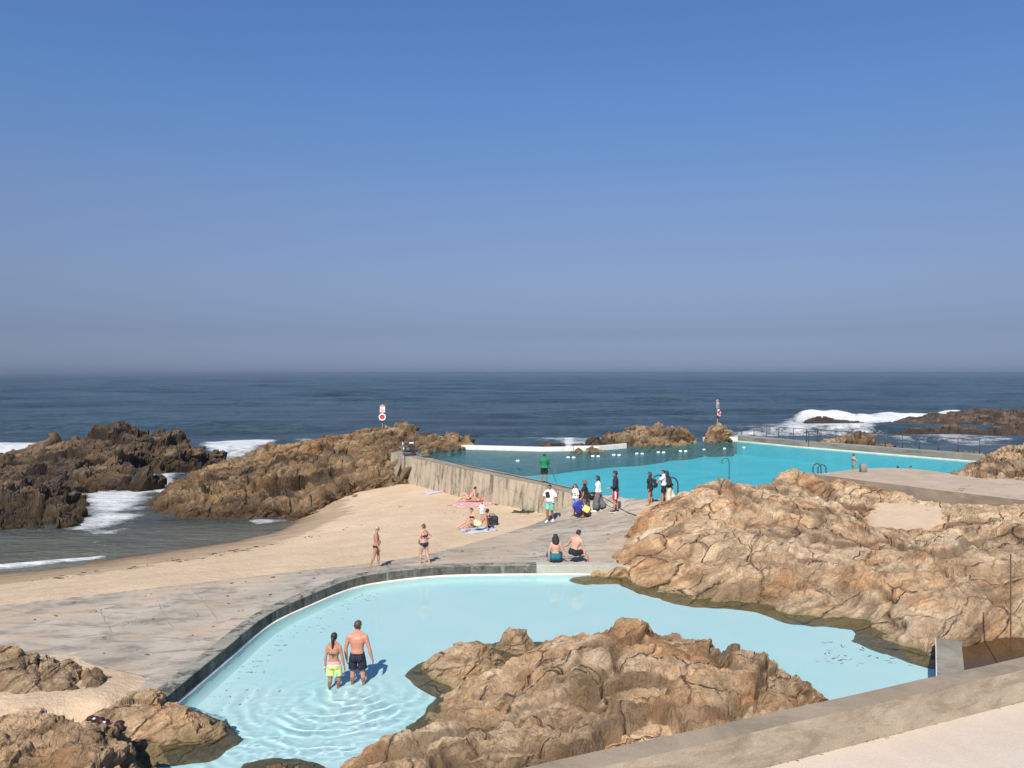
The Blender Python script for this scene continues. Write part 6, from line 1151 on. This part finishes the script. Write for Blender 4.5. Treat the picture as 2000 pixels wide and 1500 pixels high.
# railing on the quay
r = empty('quay_railing', (0, 0, 0)); tag(r, 'thin dark metal railing running along the seaward edge of the grey quay', 'railing')
px_posts = [1449, 1473, 1497, 1522, 1549, 1576, 1604, 1634, 1664, 1695, 1729, 1762, 1796, 1832, 1871, 1912]
FWx = [p[0] / p[1] for p in FW]; tops = []
for px_ in px_posts:
    # follow the quay's outer edge
    best_ = None
    for i in range(len(fb) - 1):
        A_, B_ = Vector(fb[i]), Vector(fb[i + 1])
        for k in range(60):
            p = A_.lerp(B_, k / 60); e_ = abs(p.x / p.y * F + 1000 - px_)
            if best_ is None or e_ < best_[0]: best_ = (e_, p)
    p = best_[1] - Vector((.06, .14, 0)); mb = MB(); mb.tube([p + V3(0, 0, -.1), p + V3(0, 0, 1.02)], .035, 8); mb.build('post', M['dark_metal'], r); tops.append(p + V3(0, 0, 1.0))
mb = MB(); mb.tube(tops, .030, 8); mb.build('top_rail', M['dark_metal'], r)
mb = MB(); mb.tube([t - V3(0, 0, .45) for t in tops], .012, 6); mb.build('middle_cable', M['dark_metal'], r)
p0 = tops[5]; ladder('dark pool ladder with handrails on the far quay, below the railing', (p0.x + .1, p0.y - 1.0, LW + .5), math.radians(180), .5, .95, .9)
# pump on the beach wall with its hose
p0 = V3(U(800, 889, 3.32)); r = empty('water_pump', p0, .3); tag(r, 'black and silver motor pump with round housing on the far end of the beach wall', 'pump')
mb = MB(); mb.box((0, 0, .10), (.9, .55, .06), None, .01)
for a, b in ((-.4, -.22), (.4, -.22), (-.4, .22), (.4, .22)): mb.tube([(a, b, 0), (a, b, .85)], .022, 8)
mb.tube([(-.4, -.22, .85), (.4, -.22, .85), (.4, .22, .85), (-.4, .22, .85), (-.4, -.22, .85)], .022, 8); mb.build('frame', M['dark_metal'], r)
mb = MB(); mb.tube([(-.30, 0, .42), (.12, 0, .42)], .22, 16); mb.box((.05, 0, .72), (.40, .34, .16), None, .04); mb.build('engine', M['dark_metal'], r)
mb = MB(); mb.box((.14, 0, .90), (.34, .30, .12), None, .04); mb.build('fuel_tank', M['white_p'], r)
mb = MB(); mb.tube([(-.55, 0, .45), (-.33, 0, .45)], .19, 16); mb.tube([(-.5, 0, .55), (-.5, 0, .98)], .07, 10); mb.build('pump_housing', M['steel'], r)
hp = [U(805, 889, 3.36)] + [U(a, b, 3.34) for a, b in ((812, 888), (822, 890.5), (838, 893), (870, 899.5), (910, 909), (960, 920), (1010, 930), (1060, 940.5), (1110, 952), (1150, 962), (1180, 972))]
hp += [tuple(V3(deckpt(a, b)) + V3(0, 0, .05)) for a, b in ((1215, 996), (1228, 1003), (1245, 1008), (1262, 1008), (1275, 1005))]
mb = MB(); P = catmull(hp, 6); mb.tube([V3(p) - V3(0, 0, .02) for p in P], .02, 8); o = mb.build('hose', cm((.035, .035, .032))); tag(o, 'long black hose running from the pump along the beach wall and across the ramp', 'hose')
p0 = V3(U(833, 893, 3.32)); mb = MB(); mb.box((0, 0, .12), (.42, .26, .22), None, .04); mb.tube([(-.28, 0, .12), (.3, 0, .12)], .06, 10); o = mb.build('fuel_can', cm((.12, .09, .07))); o.location = p0; tag(o, 'small dark canister lying on the beach wall beside the pump hose', 'canister')
# black box at the ramp end of the wall
p0 = V3(deckpt(1159, 970)); p0.z = 3.3; r = empty('equipment_case', U(1159, 971, 3.28), .5); tag(r, 'low black equipment case lying at the end of the beach wall behind the walkers', 'case'); mb = MB(); mb.box((0, 0, .12), (.62, .30, .24), None, .04); mb.build('case_body', M['eye'], r)
mb = MB(); mb.box((-.16, -.152, .13), (.16, .02, .10), None, .01); mb.box((.16, -.152, .13), (.16, .02, .10), None, .01); mb.build('panel', M['steel'], r)
# things left on the rock at lower left
rnd = random.Random(4); r = empty('shoe_heap', U(206, 1414, 3.0)); tag(r, 'dark maroon shoes and clothes with white bits left on the rock at lower left', 'clothes'); base = V3(r.location)
mb = MB(); mw_ = MB()
for i, (a, b, z) in enumerate(((178, 1403, 2.98), (187, 1405, 2.98), (198, 1408, 2.95), (207, 1412, 2.92), (216, 1418, 2.88), (226, 1420, 2.86), (234, 1413, 2.86), (236, 1421, 2.84))):
    p = V3(D(a, b, 15.85 - i * .03)) - base; mb.ball(p, (.075 + .03 * rnd.random(), .07, .05 + .02 * rnd.random()), Matrix.Rotation(rnd.random() * 3, 3, 'Z'), 12, 8)
    if i in (1, 3): mw_.ball(p + V3(0, -.06, .04), (.03, .03, .02), None, 10, 6)
V_, q_, n_ = remesh(mb, .014, 1); V_ = V_ + n_ * (.015 * vnoise(V_ * 22, 2))[:, None]; mesh_obj('cloth', V_, q_, simple('maroon', (.035, .010, .012), .6, .4, 12), r); mw_.build('white_patch', M['white_p'], r)
# ---------------------------------------------------------------- litter of weed and twigs
def debris(name, pts, mat, label=None, sz=(.03, .12), seed=1, n=60, zf=None, spread=None, flat=.3):
    rn = random.Random(seed); mb = MB()
    for _ in range(n):
        x, y = pts(rn); z = zf(x, y); L_ = rn.uniform(*sz); a = rn.uniform(0, 6.28); k = rn.randint(2, 4); P = [V3(x, y, z + .006)]
        for j in range(k): a += rn.uniform(-.8, .8); P.append(P[-1] + V3(math.cos(a) * L_ / k, math.sin(a) * L_ / k * .8, rn.uniform(-.002, .01)))
        rr = L_ * rn.uniform(.04, .12); mb.tube(P, [rr * .6] + [rr] * (k - 1) + [rr * .3], 5)
    o = mb.build(name, mat); tag(o, kind='stuff'); 
    if label: o['label'] = label
    return o
weed = simple('seaweed', (.045, .04, .022), .8, .4, 9)
sz_ = lambda x, y: float(sand_z(np.array([x]), np.array([y]))[0])
def along(pts, wdt):
    P = [sandpt(a, b)[:2] for a, b in pts]
    def f(rn):
        i = rn.randrange(len(P) - 1); t = rn.random(); return (P[i][0] + (P[i + 1][0] - P[i][0]) * t + rn.gauss(0, wdt), P[i][1] + (P[i + 1][1] - P[i][1]) * t + rn.gauss(0, wdt))
    return f
o = debris('seaweed_clump', along(((1012, 1001), (1035, 1000)), .16), weed, None, (.25, .6), 2, 90, sz_); del o['kind']; tag(o, 'tangle of dark dry seaweed lying on the sand by the beach wall', 'seaweed')
debris('tide_wrack', along(((60, 1133), (200, 1117), (355, 1093), (480, 1073), (600, 1050), (690, 1030)), .5), weed, None, (.08, .35), 3, 70, sz_)
debris('sand_litter', along(((690, 985), (800, 980), (900, 1010), (1050, 1012)), .9), weed, None, (.05, .16), 5, 50, sz_)
def indeck(rn):
    while True:
        x, y = rn.uniform(-14, 10), rn.uniform(19, 39)
        if sdist(np.array([x]), np.array([y]), DECK_POLY)[0] > .15: return x, y
debris('deck_litter', indeck, simple('deck_bits', (.07, .06, .045), .9, .3), None, (.04, .16), 7, 160, lambda x, y: float(deck_z(x, y)[0]) + .012)
def infloor(rn):
    while True:
        i = min(len(RXY) - 20, max(5, int(rn.choice((14, 20, 26, 33, 40)) + rn.gauss(0, 2.2)))); o_ = .4 + abs(rn.gauss(0, .5)); x, y = RXY[i] + RN[i] * o_
        if rn.random() < .9: return x, y
debris('pool_algae', infloor, simple('algae', (.17, .20, .09), .9, .4), None, (.03, .13), 9, 170, lambda x, y: PF + .006)
def weir_(rn): p = U(rn.uniform(1600, 1815), rn.uniform(1270, 1325), PF); return p[0], p[1]
debris('pool_algae', weir_, simple('algae_dark', (.10, .12, .07), .9, .4), None, (.04, .22), 10, 60, lambda x, y: PF + .006)

def at_par(rn):
    p = w0.lerp(w1, rn.random()) + nn_ * (.455 + abs(rn.gauss(0, .012))); return p.x, p.y
debris('wall_foot_grit', at_par, simple('grit', (.10, .08, .06), .95, .4), None, (.02, .07), 12, 260, lambda x, y: TZ)
# ---------------------------------------------------------------- sea haze: the thin air that fades the far water
hz = MB(); hz.box((0, 8100, 4.1), (29500, 16700, 12.4)); hm = bpy.data.materials.new('haze'); hm.use_nodes = True; ht = hm.node_tree; ht.nodes.clear()
hv = N(ht, 'ShaderNodeVolumePrincipled'); hv.inputs['Color'].default_value = (.40, .47, .56, 1); hv.inputs['Density'].default_value = 2.6e-4; hv.inputs['Anisotropy'].default_value = .2
ho = N(ht, 'ShaderNodeOutputMaterial'); ht.links.new(hv.outputs[0], ho.inputs['Volume']); tag(hz.build('haze', hm, smooth=False), kind='stuff')
# the sun's light reaches what lies under the small pool's water through its waves
for o in COL.objects:
    if o.type == 'MESH' and not o.name.startswith(('small_pool_water', 'haze')): o.cycles.is_caustics_receiver = True
